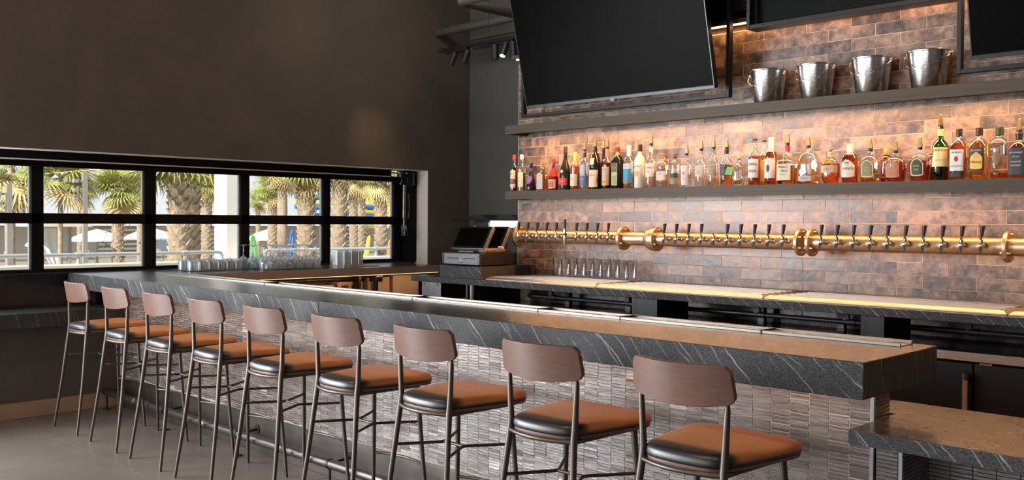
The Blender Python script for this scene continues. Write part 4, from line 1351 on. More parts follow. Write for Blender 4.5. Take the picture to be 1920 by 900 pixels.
bottle(-4.251, YF, 0.314, 0.041, 'std', 'clear bottle with sky-blue label and white stopper', 'cap', (0.72, 0.70, 0.66), labels=[(0.12, 0.45, 0.86, (0.05, 0.33, 0.55)), (0.45, 0.58, 0.86, (0.50, 0.58, 0.64)), (0.11, 0.20, 0.5, (0.35, 0.18, 0.10), True)], texts=[('SILVER', 0.010, 0.52, (0.06, 0.2, 0.4))], capf=0.24)
bottle(-4.152, YF, 0.316, 0.040, 'std', 'opaque white coconut rum bottle with black cap', 'cap', BLK, glass='dark', gcol=(0.72, 0.68, 0.58), labels=[(0.26, 0.40, 0.42, (0.62, 0.40, 0.12), True)], texts=[('MALIBU', 0.018, 0.50, (0.10, 0.06, 0.05))], capf=0.15)
bottle(-4.053, YF, 0.376, 0.040, 'std', 'tall clear white rum bottle with gold spout and white neck band', 'pour', liq=(0.96, 0.97, 0.90), fill=0.30, labels=[(0.26, 0.58, 0.90, (0.66, 0.63, 0.58)), (0.56, 0.70, 0.35, (0.22, 0.17, 0.2), True)], texts=[('BACARDI', 0.0155, 0.47, (0.05, 0.04, 0.04)), ('SUPERIOR', 0.008, 0.38, (0.2, 0.16, 0.12))], wrap=(0.86, 0.96, (0.66, 0.6, 0.5)))
bottle(-3.947, YF, 0.241, 0.043, 'broad', 'short clear bottle with brown cork cap and grey-banded label', 'cork', (0.30, 0.12, 0.05), sq=3.0, labels=[(0.22, 0.56, 0.95, (0.62, 0.56, 0.50)), (0.48, 0.56, 0.93, (0.16, 0.13, 0.12))], texts=[('GIN', 0.013, 0.40, (0.2, 0.15, 0.12))], capf=0.1)
bottle(-3.845, YF, 0.237, 0.036, 'broad', 'short clear bottle with dark cap and olive label, left of the star bottle', 'cork', (0.10, 0.05, 0.03), labels=[(0.10, 0.40, 0.93, (0.34, 0.28, 0.16)), (0.28, 0.42, 0.9, (0.06, 0.06, 0.04))], texts=[('TEQUILA', 0.009, 0.24, (0.12, 0.1, 0.05))], capf=0.1, wrap=(0.86, 0.92, (0.08, 0.05, 0.03)))
bottle(-3.750, YF, 0.291, 0.041, 'taper', 'clear bottle with white label and round blue emblem, gold spout', 'pour', labels=[(0.06, 0.68, 0.66, (0.66, 0.62, 0.60))], texts=[('*', 0.05, 0.38, (0.10, 0.12, 0.25)), ('LONDON', 0.008, 0.24, (0.2, 0.2, 0.3))])
bottle(-3.631, YF, 0.318, 0.040, 'std', 'clear bottle with pale aqua label and gold spout, left of the tan one', 'pour', labels=[(0.28, 0.58, 0.92, (0.60, 0.58, 0.48)), (0.33, 0.48, 0.4, (0.35, 0.48, 0.44), True)], texts=[('BLANCO', 0.009, 0.53, (0.25, 0.3, 0.28))])
bottle(-3.534, YF, 0.323, 0.038, 'std', 'clear bottle with tan label and gold spout, left of the dark teal one', 'pour', liq=(0.95, 0.80, 0.50), fill=0.25, labels=[(0.28, 0.58, 0.92, (0.40, 0.31, 0.20)), (0.33, 0.48, 0.4, (0.25, 0.34, 0.30), True)], texts=[('REPOSADO', 0.008, 0.53, (0.12, 0.1, 0.07))])
bottle(-3.432, YF, 0.318, 0.041, 'std', 'amber bottle with dark teal label and gold spout', 'pour', liq=AMB, fill=0.58, labels=[(0.28, 0.58, 0.92, (0.03, 0.05, 0.06)), (0.33, 0.48, 0.4, (0.06, 0.12, 0.13), True)], texts=[('ANEJO', 0.010, 0.53, (0.5, 0.45, 0.35))], wrap=(0.88, 0.99, BLK))
b = bottle(-3.339, YF, 0.196, 0.042, 'squat', 'squat clear bottle with cork ball stopper and green tag', 'ball', (0.50, 0.30, 0.13), liq=(0.95, 0.93, 0.82), fill=0.30)
part('leaf_tag', MB().prism([(-0.048, -0.020), (0.004, -0.026), (0.020, 0.022), (-0.030, 0.034)], -0.0015, 0.0015, 'y'), flat('green_tag', (0.22, 0.42, 0.03), 0.5), b, (-0.03, -0.043, 0.095))
part('tag_cord', MB().tube([(-0.012, -0.044, 0.12), (-0.002, -0.02, 0.145), (0.01, -0.012, 0.15)], 0.0025, 6), flat('cord', (0.28, 0.3, 0.12), 0.7), b)
bottle(-3.221, YF, 0.306, 0.040, 'std', 'amber whiskey bottle with white label of tall black letters', 'cap', BLK, liq=DAMB, fill=0.62, labels=[(0.16, 0.56, 0.93, WHI)], texts=[('CREEK', 0.024, 0.45, BLK), ('SPEER', 0.024, 0.30, BLK)], capf=0.03)
bottle(-3.208, YR, 0.302, 0.032, 'std', 'amber bottle with orange label behind the tall-lettered one', 'cap', BLK, liq=AMB, fill=0.66, labels=[(0.1, 0.56, 0.93, (0.75, 0.42, 0.10))], capf=0.03)
bottle(-3.102, YF, 0.306, 0.041, 'std', 'amber whiskey bottle with white wrapped neck and small black emblem', 'cap', (0.72, 0.68, 0.62), liq=DAMB, fill=0.70, labels=[(0.14, 0.56, 0.93, WHI), (0.27, 0.43, 0.30, (0.08, 0.07, 0.06), True)], texts=[('Clyde', 0.013, 0.50, (0.4, 0.37, 0.33))], capf=0.29)
bottle(-2.986, YF, 0.323, 0.056, 'block', 'square bourbon bottle with red wax neck and cream label', 'pour', liq=AMB, fill=0.48, sq=5.0, labels=[(0.10, 0.52, 0.86, CRE)], texts=[("Maker's", 0.021, 0.44, BLK), ('Mark', 0.021, 0.34, BLK, 0.008), ('WHISKY', 0.010, 0.25, (0.2, 0.15, 0.1))], wrap=(0.84, 0.99, (0.45, 0.015, 0.04)))
bottle(-2.843, YF, 0.298, 0.068, 'decanter', 'wide clear decanter-shaped bottle, nearly empty, gold spout', 'pour', liq=DAMB, fill=0.07, sq=3.4, dep=0.75, labels=[(0.08, 0.22, 0.62, (0.5, 0.46, 0.42))], texts=[('RESERVE', 0.013, 0.15, (0.25, 0.2, 0.15))])
b = bottle(-2.694, YF, 0.192, 0.058, 'squat', 'squat round amber bottle with yellow paper tag on its neck', 'cork', (0.42, 0.33, 0.22), liq=DAMB, fill=0.64, labels=[(0.34, 0.58, 0.93, (0.50, 0.40, 0.28))], texts=[('Original', 0.012, 0.46, (0.25, 0.16, 0.08))], capf=0.12)
part('paper_tag', MB().prism([(-0.040, 0.028), (0.020, 0.028), (0.034, -0.024), (-0.024, -0.026)], -0.0012, 0.0012, 'y'), flat('yellow_tag', (0.80, 0.42, 0.03), 0.6), b, (0.0, -0.046, 0.122))
part('stopper_figure', MB().lathe([(0, 0.188), (0.012, 0.189), (0.013, 0.194), (0.004, 0.198), (0, 0.198)], 10).tube([(-0.012, 0, 0.197), (-0.004, 0, 0.204), (0.006, 0, 0.204), (0.014, 0, 0.212)], [0.003, 0.0045, 0.0045, 0.003], 8), flat('pewter', (0.25, 0.22, 0.18), 0.35, 0.9), b)
bottle(-2.572, YF, 0.233, 0.048, 'broad', 'dark amber round-shouldered bottle with white eight-sided label and white cap', 'cap', (0.74, 0.70, 0.62), liq=(0.55, 0.08, 0.02), fill=0.74, labels=[(0.14, 0.60, 0.86, (0.68, 0.63, 0.55), 'arch')], texts=[('SIX', 0.020, 0.52, BLK), ('TWENTY', 0.020, 0.37, BLK), ('&', 0.010, 0.45, BLK)], capf=0.24)
bottle(-2.447, YF, 0.259, 0.062, 'flask', 'cut-glass flask with pale gold-green arched label, leftmost of the three flasks', 'pour', liq=DAMB, fill=0.12, dep=0.82, sq=2.6, labels=[(0.16, 0.72, 0.58, (0.75, 0.62, 0.30), 'arch'), (0.19, 0.69, 0.50, (0.24, 0.22, 0.09), 'arch')], texts=[('APPLE', 0.012, 0.36, (0.6, 0.55, 0.35)), ('ROYAL', 0.010, 0.46, (0.6, 0.55, 0.35))])
bottle(-2.395, YR + 0.01, 0.211, 0.035, 'broad', 'dark amber bottle with cork top behind the gap of the first two flasks', 'cork', (0.55, 0.30, 0.10), liq=(0.55, 0.08, 0.02), fill=0.8, capf=0.13)
bottle(-2.295, YF, 0.241, 0.066, 'flask', 'cut-glass flask with coral arched label, middle of the three flasks', 'pour', liq=(0.62, 0.10, 0.06), fill=0.62, dep=0.82, sq=2.6, labels=[(0.14, 0.74, 0.60, (0.62, 0.26, 0.14), 'arch'), (0.17, 0.71, 0.54, (0.50, 0.18, 0.09), 'arch')], texts=[('ROYAL', 0.011, 0.50, (0.75, 0.5, 0.35)), ('PEACH', 0.012, 0.38, (0.75, 0.5, 0.35))])
bottle(-2.155, YF, 0.254, 0.061, 'flask', 'cut-glass flask with dark green arched label, rightmost of the three flasks', 'pour', liq=(0.55, 0.07, 0.05), fill=0.64, dep=0.82, sq=2.6, labels=[(0.16, 0.72, 0.58, (0.78, 0.68, 0.36), 'arch'), (0.19, 0.69, 0.50, (0.04, 0.055, 0.02), 'arch')], texts=[('ROYAL', 0.012, 0.47, (0.75, 0.6, 0.2)), ('RYE', 0.014, 0.35, (0.7, 0.65, 0.2))])
bottle(-2.118, YR + 0.01, 0.206, 0.033, 'broad', 'bottle with pale cork top hidden behind the green-labelled flask', 'cork', (0.55, 0.33, 0.12), liq=(0.55, 0.08, 0.02), fill=0.8, capf=0.13)
bottle(-2.041, YF, 0.375, 0.046, 'std', 'tall green whiskey bottle with cream label, the tallest on the shelf', 'pour', gcol=(0.10, 0.42, 0.05), liq=(0.05, 0.10, 0.015), fill=0.42, labels=[(0.26, 0.62, 0.95, (0.78, 0.66, 0.36))], texts=[('JAMESON', 0.0175, 0.565, BLK), ('IRISH WHISKEY', 0.008, 0.38, (0.2, 0.2, 0.1))], wrap=(0.84, 0.97, (0.62, 0.52, 0.25)), rz=0.36)
bottle(-1.940, YF, 0.287, 0.041, 'broad', 'square-shouldered bourbon bottle with white label and red seal, black cap', 'cap', BLK, liq=DAMB, fill=0.72, sq=4.5, labels=[(0.18, 0.60, 0.88, WHI), (0.36, 0.47, 0.26, (0.40, 0.02, 0.03), True), (0.06, 0.16, 0.9, BLK)], texts=[('JIM BEAM', 0.0135, 0.54, BLK), ('BOURBON', 0.0125, 0.27, (0.12, 0.1, 0.1))], capf=0.14)
bottle(-1.834, YF, 0.286, 0.045, 'broad', 'golden honey whiskey bottle with black and orange label, black cap', 'cap', BLK, liq=(0.97, 0.50, 0.10), fill=0.74, sq=4.5, labels=[(0.16, 0.62, 0.88, (0.05, 0.035, 0.02)), (0.20, 0.52, 0.70, (0.85, 0.52, 0.10), 'arch'), (0.42, 0.53, 0.3, (0.75, 0.42, 0.2), True)], texts=[('JIM BEAM', 0.014, 0.565, CRE), ('Honey', 0.021, 0.34, BLK)], capf=0.14)
bottle(-1.730, YF, 0.282, 0.049, 'broad', 'nearly empty clear whiskey bottle with round bronze emblem and green cap', 'cap', (0.02, 0.045, 0.02), liq=DAMB, fill=0.12, labels=[(0.28, 0.54, 0.44, (0.22, 0.15, 0.07), True)], texts=[('MADE', 0.010, 0.58, WHI, -0.02)], capf=0.15)
bottle(-1.632, YF, 0.321, 0.047, 'broad', 'square dark whiskey bottle with black label, last before the right edge', 'pour', liq=(0.5, 0.10, 0.02), fill=0.78, sq=5.0, labels=[(0.08, 0.66, 0.88, (0.035, 0.04, 0.045))], texts=[("JACK DANIEL'S", 0.0098, 0.56, WHI), ('Old No.7', 0.010, 0.47, WHI), ('TENNESSEE', 0.010, 0.36, WHI), ('WHISKEY', 0.012, 0.28, WHI)], wrap=(0.84, 0.98, BLK))

# ------------------------------------------------------------------ glassware
NTH = ['first', 'second', 'third', 'fourth', 'fifth', 'sixth', 'seventh', 'eighth', 'ninth', 'tenth']
pint = MB().lathe([(0, 0.0), (0.029, 0.0), (0.031, 0.004), (0.043, 0.146), (0.0435, 0.148), (0.0422, 0.148), (0.0415, 0.146), (0.030, 0.016), (0, 0.014)], 24).mesh('pint_glass', M['pint'])
for k in range(10):
    g = link('pint_glass', pint, None, (-4.995 + 0.0815 * k, 5.575 + (0.004 if k % 3 else 0), ZT + 0.0235))
    tag(g, '%s upright pint glass from the left in the row by the tiled wall' % NTH[k], 'glass', 'pint glasses on the back counter')
rock = MB().lathe([(0, 0.088), (0.034, 0.088), (0.037, 0.084), (0.039, 0.078), (0.040, 0.002), (0.040, 0.0), (0.0385, 0.0), (0.0375, 0.002), (0.036, 0.072), (0, 0.074)], 22).mesh('rocks_glass', M['drinking_glass'])
ZW = 1.067
for r in range(4):
    for k in range(6):
        g = link('rocks_glass', rock, None, (-7.42 - 0.083 * r, 3.72 + 0.083 * k + 0.04 * (r % 2), ZW + 0.004))
        tag(g, 'short tumbler upside down, %s row from the bar side, %s from the left' % (NTH[r], NTH[k]), 'glass', 'upside-down tumblers on the window counter')
wine = MB().lathe([(0, 0.205), (0.033, 0.205), (0.034, 0.203), (0.012, 0.198), (0.0045, 0.190), (0.0042, 0.115), (0.010, 0.105), (0.030, 0.09), (0.040, 0.065), (0.0415, 0.045), (0.034, 0.0), (0.033, 0.0), (0.040, 0.045), (0.0385, 0.065), (0.028, 0.088), (0, 0.098)], 20).mesh('wine_glass', M['drinking_glass'])
for r in range(5):
    for k in range(7):
        g = link('wine_glass', wine, None, (-7.24 - 0.088 * r, 4.29 + 0.088 * k + 0.044 * (r % 2), ZW + 0.004))
        tag(g, 'stemmed glass upside down, %s row from the bar side, %s from the left' % (NTH[r], NTH[k]), 'glass', 'upside-down stemmed glasses on the window counter')
high = MB().lathe([(0, 0.163), (0.030, 0.163), (0.033, 0.160), (0.034, 0.15), (0.0355, 0.0), (0.034, 0.0), (0.032, 0.145), (0, 0.147)], 20).mesh('highball_glass', M['drinking_glass'])
for r in range(3):
    for k in range(4):
        g = link('highball_glass', high, None, (-7.05 - 0.075 * r, 4.92 + 0.078 * k + 0.03 * r, ZW + 0.002))
        tag(g, 'tall straight glass upside down, %s row from the bar side, %s from the left' % (NTH[r], NTH[k]), 'glass', 'upside-down tall glasses on the window counter')
t = tag(part('bar_mat', MB().box(-7.62, -7.14, 4.24, 4.88, ZW, ZW + 0.0038), M['pipe_black'], bevel=0.001), 'black bar mat under the upside-down stemmed glasses', 'mat')
t = tag(part('bar_mat', MB().box(-7.74, -7.36, 3.66, 4.22, ZW, ZW + 0.0038), M['pipe_black'], bevel=0.001), 'black bar mat under the upside-down short tumblers', 'mat')
t = tag(part('bar_towel', MB().prism([(-7.45, 5.12), (-7.2, 5.1), (-7.12, 5.4), (-7.2, 5.5), (-7.4, 5.4)], ZW, ZW + 0.006), flat('towel', (0.32, 0.24, 0.24), 0.9), bevel=0.002), 'folded pinkish towel lying right of the tall glasses', 'towel')

# ------------------------------------------------------------------ register
t = tag(part('stone_riser', MB().box(-5.805, -5.325, 5.045, 5.67, ZT + 0.0005, 1.142), M['stone_edge'], bevel=0.002), 'block of grey stone raising the cash register on the back counter', 'riser')
cd = thing('cash_drawer', 'grey cash drawer with a lock, on the stone riser', 'cash drawer', (-5.575, 5.26, 1.1425))
part('drawer_case', MB().box(-0.232, 0.232, -0.195, 0.21, 0.006, 0.106), M['black_plastic'], cd, bevel=0.008)
df = part('drawer_front', MB().box(-0.19, 0.222, -0.206, -0.19, 0.012, 0.100), M['grey_plastic'], cd, bevel=0.003)
part('drawer_face', MB().box(-0.17, 0.205, -0.2085, -0.206, 0.022, 0.092), M['grey_plastic'], df, bevel=0.001)
for xa, xb in ((-0.145, -0.015), (0.045, 0.175)):
    part('slot', MB().box(xa, xb, -0.2095, -0.208, 0.057, 0.064), flat('slot', (0.01, 0.01, 0.01), 0.6), df)
part('lock', MB().lathe([(0, -0.216), (0.012, -0.215), (0.014, -0.208), (0.014, -0.205)], 16, (0.015, 0, 0.040), axis='y'), M['chrome'], df)
for x in (-0.2, 0.2):
    part('foot', MB().lathe([(0, 0), (0.014, 0), (0.014, 0.007), (0, 0.007)], 12, (x, -0.15, 0)), M['black_plastic'], cd)


def pos_terminal(loc, lab, hw=0.194):
    p = thing('register_terminal', lab, 'register', loc, 0, 'register terminals')
    c, s = math.cos(math.radians(30.5)), math.sin(math.radians(30.5))
    ay, az = (0, c, -s), (0, s, c)     # out of the screen plane, up along it
    o = Vector((0, -0.09, 0.030))

    def pl(u, v, d):
        return o + Vector((u, 0, 0)) + Vector(az) * v + Vector(ay) * d
    hh = 0.104
    part('terminal_body', MB().obox(pl(0, hh, 0.020), (1, 0, 0), ay, az, hw, 0.018, hh), M['grey_plastic'], p, bevel=0.006)
    part('glass_front', MB().obox(pl(0, hh, 0.0005), (1, 0, 0), ay, az, hw - 0.004, 0.002, hh - 0.004), M['black_gloss'], p, bevel=0.001)
    part('screen', MB().obox(pl(0, hh, -0.002), (1, 0, 0), ay, az, hw - 0.028, 0.0012, hh - 0.022), M['screen'], p)
    part('neck', MB().box(-0.05, 0.05, -0.02, 0.03, 0.005, 0.10), M['grey_plastic'], p, bevel=0.004)
    part('base', MB().box(-0.45 * hw, 0.45 * hw, -0.10, 0.09, 0.0, 0.012), M['grey_plastic'], p, bevel=0.004)
    part('rear_housing', MB().obox(pl(0, hh * 0.9, 0.055), (1, 0, 0), ay, az, hw * 0.6, 0.02, hh * 0.7), M['black_plastic'], p, bevel=0.01)
    return p


t1 = pos_terminal((-5.58, 5.22, 1.2495), 'touch-screen register terminal standing on the grey cash drawer')
pos_terminal((-5.474, 5.41, 1.2495), 'narrower second terminal behind the first, left of the brass pipe end', 0.088)
rp = thing('receipt_printer', 'small dark receipt printer between the two register terminals', 'printer', (-5.392, 5.235, 1.2495))
part('case', MB().box(-0.035, 0.06, -0.12, 0.10, 0, 0.030), M['wood'], rp, bevel=0.01)
part('paper_roll', MB().lathe([(0, -0.025), (0.011, -0.025), (0.011, 0.025), (0, 0.025)], 14, (0.012, 0.085, 0.038), axis='x'), M['white'], rp)
for k in range(5):
    part('key', MB().box(-0.02, 0.02, -0.09 + 0.03 * k, -0.07 + 0.03 * k, 0.030, 0.034), M['rail_metal'], rp)

# ------------------------------------------------------------------ bar stools
STX = [-6.89, -6.238, -5.612, -5.0, -4.376, -3.725, -3.083, -2.405, -1.771]
ORD = ['leftmost bar stool, nearest the window wall, its seat greyish in the daylight', 'second bar stool from the window wall', 'third bar stool from the window wall', 'fourth bar stool from the window wall',
       'middle one of the nine bar stools, fifth from the window wall', 'sixth bar stool from the window wall, fourth from the right', 'third bar stool from the right end of the bar', 'second bar stool from the right end of the bar', 'rightmost and nearest bar stool, tan seat with black edge']
YC = 2.745
st = thing('bar_stool', ORD[0], 'bar stool', (STX[0], YC, 0), 0, 'bar stools along the bar')


def seat_ring(scale, z, n=48):
    """rounded trapezoid outline, wider at the front (towards the bar), bowed at the back"""
    pts = []
    cyy = 0.06
    for k in range(n):
        a = 2 * PI * k / n
        ca, sa = math.cos(a), math.sin(a)
        e = 6.5
        q = (abs(ca) ** e + abs(sa) ** e) ** (-1 / e)
        u, v = q * ca, q * sa            # unit rounded square
        w = 0.202 + 0.036 * v
        x = u * w
        y = v * 0.222
        if v < 0:
            y -= 0.022 * (1 - u * u) * (-v)
        else:
            y += 0.012 * (1 - u * u) * v
        pts.append((x * scale, cyy + y * scale, z))
    return pts


def loft(rings, cap0=True, cap1=True):
    n = len(rings[0])
    vs = [p for r in rings for p in r]
    fs = []
    for i in range(len(rings) - 1):
        fs += [(i * n + k, i * n + (k + 1) % n, (i + 1) * n + (k + 1) % n, (i + 1) * n + k) for k in range(n)]
    if cap0:
        fs.append(tuple(reversed(range(n))))
    if cap1:
        c = [sum(p[j] for p in rings[-1]) / n for j in range(3)]
        vs.append(tuple(c))
        b = (len(rings) - 1) * n
        fs += [(b + k, b + (k + 1) % n, len(vs) - 1) for k in range(n)]
    return MB().add(vs, fs)


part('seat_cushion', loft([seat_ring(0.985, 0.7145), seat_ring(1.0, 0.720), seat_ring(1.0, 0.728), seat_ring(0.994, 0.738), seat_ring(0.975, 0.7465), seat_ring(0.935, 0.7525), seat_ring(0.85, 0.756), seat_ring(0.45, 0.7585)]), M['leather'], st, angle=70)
part('seat_pan', loft([seat_ring(0.975, 0.701), seat_ring(0.985, 0.703), seat_ring(0.985, 0.7135)]), M['wood'], st)
# legs: rear ones rise past the seat as back posts
for s in (-1, 1):
    part('leg', MB().tube([(s * 0.213, -0.238, 0.0), (s * 0.186, -0.188, 0.36), (s * 0.160, -0.150, 0.70), (s * 0.160, -0.145, 0.74), (s * 0.169, -0.146, 0.90), (s * 0.170, -0.146, 0.935)], [0.0085, 0.0115, 0.0135, 0.013, 0.0100, 0.006], 12), M['bronze'], st)
    part('leg', MB().tube([(s * 0.222, 0.236, 0.0), (s * 0.190, 0.215, 0.40), (s * 0.172, 0.200, 0.695)], [0.0085, 0.0115, 0.013], 12), M['bronze'], st)
    part('seat_rail', MB().tube([(s * 0.160, -0.150, 0.694), (s * 0.172, 0.200, 0.694)], 0.008, 10), M['bronze'], st)
part('rear_apron', MB().tube([(0.160 * u, -0.150 - 0.042 * (1 - u * u), 0.695) for u in [-1 + k / 6 for k in range(13)]], 0.009, 10), M['bronze'], st)
part('front_apron', MB().tube([(-0.172, 0.200, 0.694), (0.172, 0.200, 0.694)], 0.008, 10), M['bronze'], st)
zs = 0.52


def leg_at(front, s, z):
    if front:
        f = (z - 0.40) / 0.295 if z > 0.4 else None
        return Vector((s * (0.190 - 0.018 * f), 0.215 - 0.015 * f, z))
    f = (z - 0.36) / 0.34
    return Vector((s * (0.186 - 0.026 * f), -0.188 + 0.038 * f, z))


for s in (-1, 1):
    node = Vector((s * 0.055, 0.02, zs))
    part('stretcher', MB().tube([leg_at(False, s, zs), node + Vector((s * 0.012, -0.010, 0)), node + Vector((s * 0.012, 0.010, 0)), leg_at(True, s, zs)], 0.0068, 10), M['bronze'], st)
part('stretcher_bridge', MB().tube([(-0.062, 0.02, zs), (0.062, 0.02, zs)], 0.0068, 10), M['bronze'], st)
part('foot_bar', MB().tube([(0.196 * u, 0.222 + 0.050 * (1 - u * u), 0.30) for u in [-1 + k / 7 for k in range(15)]], 0.0072, 10), M['bronze'], st)
# curved plywood backrest
bb = MB()
nu, th = 28, 0.017
fr_, bk_ = [], []
ZB0, ZB1 = 0.906, 1.047
for i in range(nu + 1):
    u = -1 + 2 * i / nu
    # rounded corners in elevation
    cr = 0.016
    hwid = 0.203
    ax = abs(u) * hwid
    dxc = max(0.0, ax - (hwid - cr)) / cr
    k = (1 - math.sqrt(max(0.0, 1 - min(1.0, dxc) ** 2))) * cr
    zlo = ZB0 + 0.022 * (u * u) + k
    zhi = ZB1 - k
    for arr in (fr_, bk_):
        row = []
        for j in range(5):
            z = zlo + (zhi - zlo) * j / 4
            lean = 0.026 * (1 - (z - ZB0) / (ZB1 - ZB0))
            xx = u * (0.190 + 0.013 * (1 - (z - ZB0) / (ZB1 - ZB0)))
            yy = -0.172 - 0.048 * (1 - u * u) + lean
            row.append((xx, yy + (th if arr is fr_ else 0.0), z + (0.004 if arr is fr_ else 0.0)))
        arr.append(row)
vs = [p for r in bk_ for p in r] + [p for r in fr_ for p in r]
off = (nu + 1) * 5
fs = []
for i in range(nu):
    for j in range(4):
        a = i * 5 + j
        fs.append((a, a + 5, a + 6, a + 1))
        fs.append((off + a, off + a + 1, off + a + 6, off + a + 5))
    fs.append((i * 5, off + i * 5, off + i * 5 + 5, i * 5 + 5))
    fs.append((i * 5 + 4, i * 5 + 9, off + i * 5 + 9, off + i * 5 + 4))
for j in range(4):
    fs.append((j, j + 1, off + j + 1, off + j))
    b = nu * 5 + j
    fs.append((b, off + b, off + b + 1, b + 1))
part('backrest', bb.add(vs, fs), M['wood'], st, bevel=0.002, angle=50)
for i in range(1, 9):
    dup(st, (STX[i], YC, 0), rnd.uniform(-0.01, 0.02), ORD[i])

# ------------------------------------------------------------------ track lights and pipes near the ceiling
tk = thing('track_rail', 'black lighting track hung on wires in the upper corner', 'lighting track', (-6.6, 6.2, 3.19))
part('rail', MB().box(-0.545, 0.85, -0.016, 0.016, -0.015, 0.015), M['black_metal'], tk, bevel=0.002)
part('end_feed', MB().box(-0.56, -0.50, -0.018, 0.018, -0.018, 0.018), M['pipe_black'], tk)
for xx in (-0.53, -0.25, 0.15):
    part('wire', MB().tube([(xx, 0, 0.015), (xx + (0.12 if xx < -0.5 else 0), 0, ZC - 3.19)], 0.0022, 5), M['pipe_black'], tk)
part('driver_box', MB().box(-0.46, -0.16, -0.018, 0.018, -0.045, -0.015).box(0.02, 0.42, -0.012, 0.012, -0.04, -0.018), M['black_metal'], tk, bevel=0.002)
sp_lab = ['leftmost black track spotlight, tilted left', 'second black track spotlight from the left, tilted left', 'third black track spotlight, hanging almost straight', 'black track spotlight with its warm lamp showing', 'black track spotlight next to the television edge']
for i, (dx, tx, ty, ln) in enumerate([(-0.33, -0.30, -0.25, 0.105), (-0.145, -0.24, -0.25, 0.105), (0.235, 0.10, -0.05, 0.115), (0.375, 0.05, -0.45, 0.110), (0.47, 0.16, -0.05, 0.115)]):
    sp = thing('track_spotlight', sp_lab[i], 'spotlight', (-6.6 + dx, 6.2, 3.172), 0, 'track spotlights')
    d = Vector((tx, ty, -1)).normalized()
    p0 = Vector((0, 0, -0.045))
    part('spot_body', MB().tube([p0 - d * 0.02, p0 + d * ln], 0.033, 20), M['pipe_black'], sp)
    part('lens', MB().tube([p0 + d * ln, p0 + d * (ln + 0.002)], 0.026, 20), M['lamp_lens'] if i == 3 else M['lens_dim'], sp)
    part('bracket', MB().box(-0.012, 0.012, -0.02, 0.02, -0.04, 0.0).tube([(0, 0, 0), p0 + d * 0.01], 0.008, 8), M['black_metal'], sp)
t = tag(part('ceiling_pipe', MB().tube([(-4.6, 5.58, 3.42), (-6.10, 5.58, 3.42), (-6.155, 5.592, 3.42), (-6.175, 5.64, 3.42), (-6.175, 6.95, 3.42)], 0.042, 16), M['duct']), 'thick painted pipe that turns a corner at the top of the picture', 'pipe')
t = tag(part('ceiling_pipe', MB().tube([(-7.55, 6.52, 3.47), (-5.7, 6.52, 3.47)], 0.042, 16), M['duct']), 'straight painted pipe below the cornering pipe, above the track', 'pipe')
t = tag(part('ceiling_pipe', MB().tube([(-7.25, 6.75, 3.34), (-5.7, 6.75, 3.34)], 0.055, 16), M['duct']), 'thicker straight pipe just above the lighting track', 'pipe')

# lit stainless shelf on the far wall behind the register
hd = thing('lit_wall_shelf', 'bright under-lit steel shelf with black trays on the far wall behind the register', 'shelf', (-6.85, 6.8, 1.36))
part('shelf_plate', MB().box(-0.62, 0.9, -0.12, 0.185, 0.148, 0.160), M['black_metal'], hd)
part('lit_panel', MB().box(-0.36, 0.9, 0.165, 0.185, 0.075, 0.145), M['lit_white'], hd)
part('side_panel', MB().box(-0.56, -0.37, 0.15, 0.185, 0.0, 0.13), M['steel_grey'], hd)
for xx in (-0.30, 0.12):
    part('tray', MB().prism([(xx - 0.14, 0.160), (xx + 0.18, 0.160), (xx + 0.08, 0.205), (xx - 0.06, 0.205)], -0.10, 0.12, 'y'), M['pipe_black'], hd)
part('switch', MB().box(-0.62, -0.585, 0.17, 0.185, 0.03, 0.09), M['white'], hd)

# ------------------------------------------------------------------ outside
struct('ground', MB().box(-70, -9.95, -40, 70, -1.75, -1.6), M['ground'])
struct('terrace', MB().box(-9.95, -7.951, -10, 20, -1.6, -0.01), M['parapet'])
pw = struct('wall_terrace', MB().box(-9.82, -9.60, -10, 20, -1.6, 1.045), M['parapet'], bevel=0.01)
rl = thing('guard_rail', 'galvanised pipe guard rail on the terrace wall, left of the column', 'railing', (-9.7, 3.0, 1.045))
part('rail_pipe', MB().tube([(0, -8, 0.092), (0, 2.16, 0.092), (0, 2.20, 0.085), (0, 2.215, 0.05), (0, 2.215, 0.0)], 0.020, 12), M['rail_metal'], rl)
for yy in (-2.5, -1.0, 0.66, 1.78):
    part('rail_post', MB().tube([(0, yy, 0), (0, yy, 0.09)], 0.018, 10).lathe([(0.0, -0.03), (0.028, -0.03), (0.028, 0.03), (0, 0.03)], 12, (0, yy, 0.09), axis='y').lathe([(0, 0), (0.035, 0), (0.035, 0.008), (0, 0.008)], 12, (0, yy, 0)), M['rail_metal'], rl)
rl = thing('guard_rail', 'galvanised pipe guard rail on the terrace wall, right of the column', 'railing', (-9.7, 7.0, 1.045))
part('rail_pipe', MB().tube([(0, -1.25, 0.0), (0, -1.25, 0.08), (0, -1.22, 0.098), (0, 8, 0.098)], 0.020, 12), M['rail_metal'], rl)
for yy in (0.35, 2.3):
    part('rail_post', MB().tube([(0, yy, 0), (0, yy, 0.095)], 0.018, 10).lathe([(0.0, -0.03), (0.028, -0.03), (0.028, 0.03), (0, 0.03)], 12, (0, yy, 0.098), axis='y').lathe([(0, 0), (0.035, 0), (0.035, 0.008), (0, 0.008)], 12, (0, yy, 0)), M['rail_metal'], rl)
struct('column_1', MB().box(-10.15, -9.86, 5.36, 5.52, -1.6, 4.5), M['stucco'], bevel=0.004)

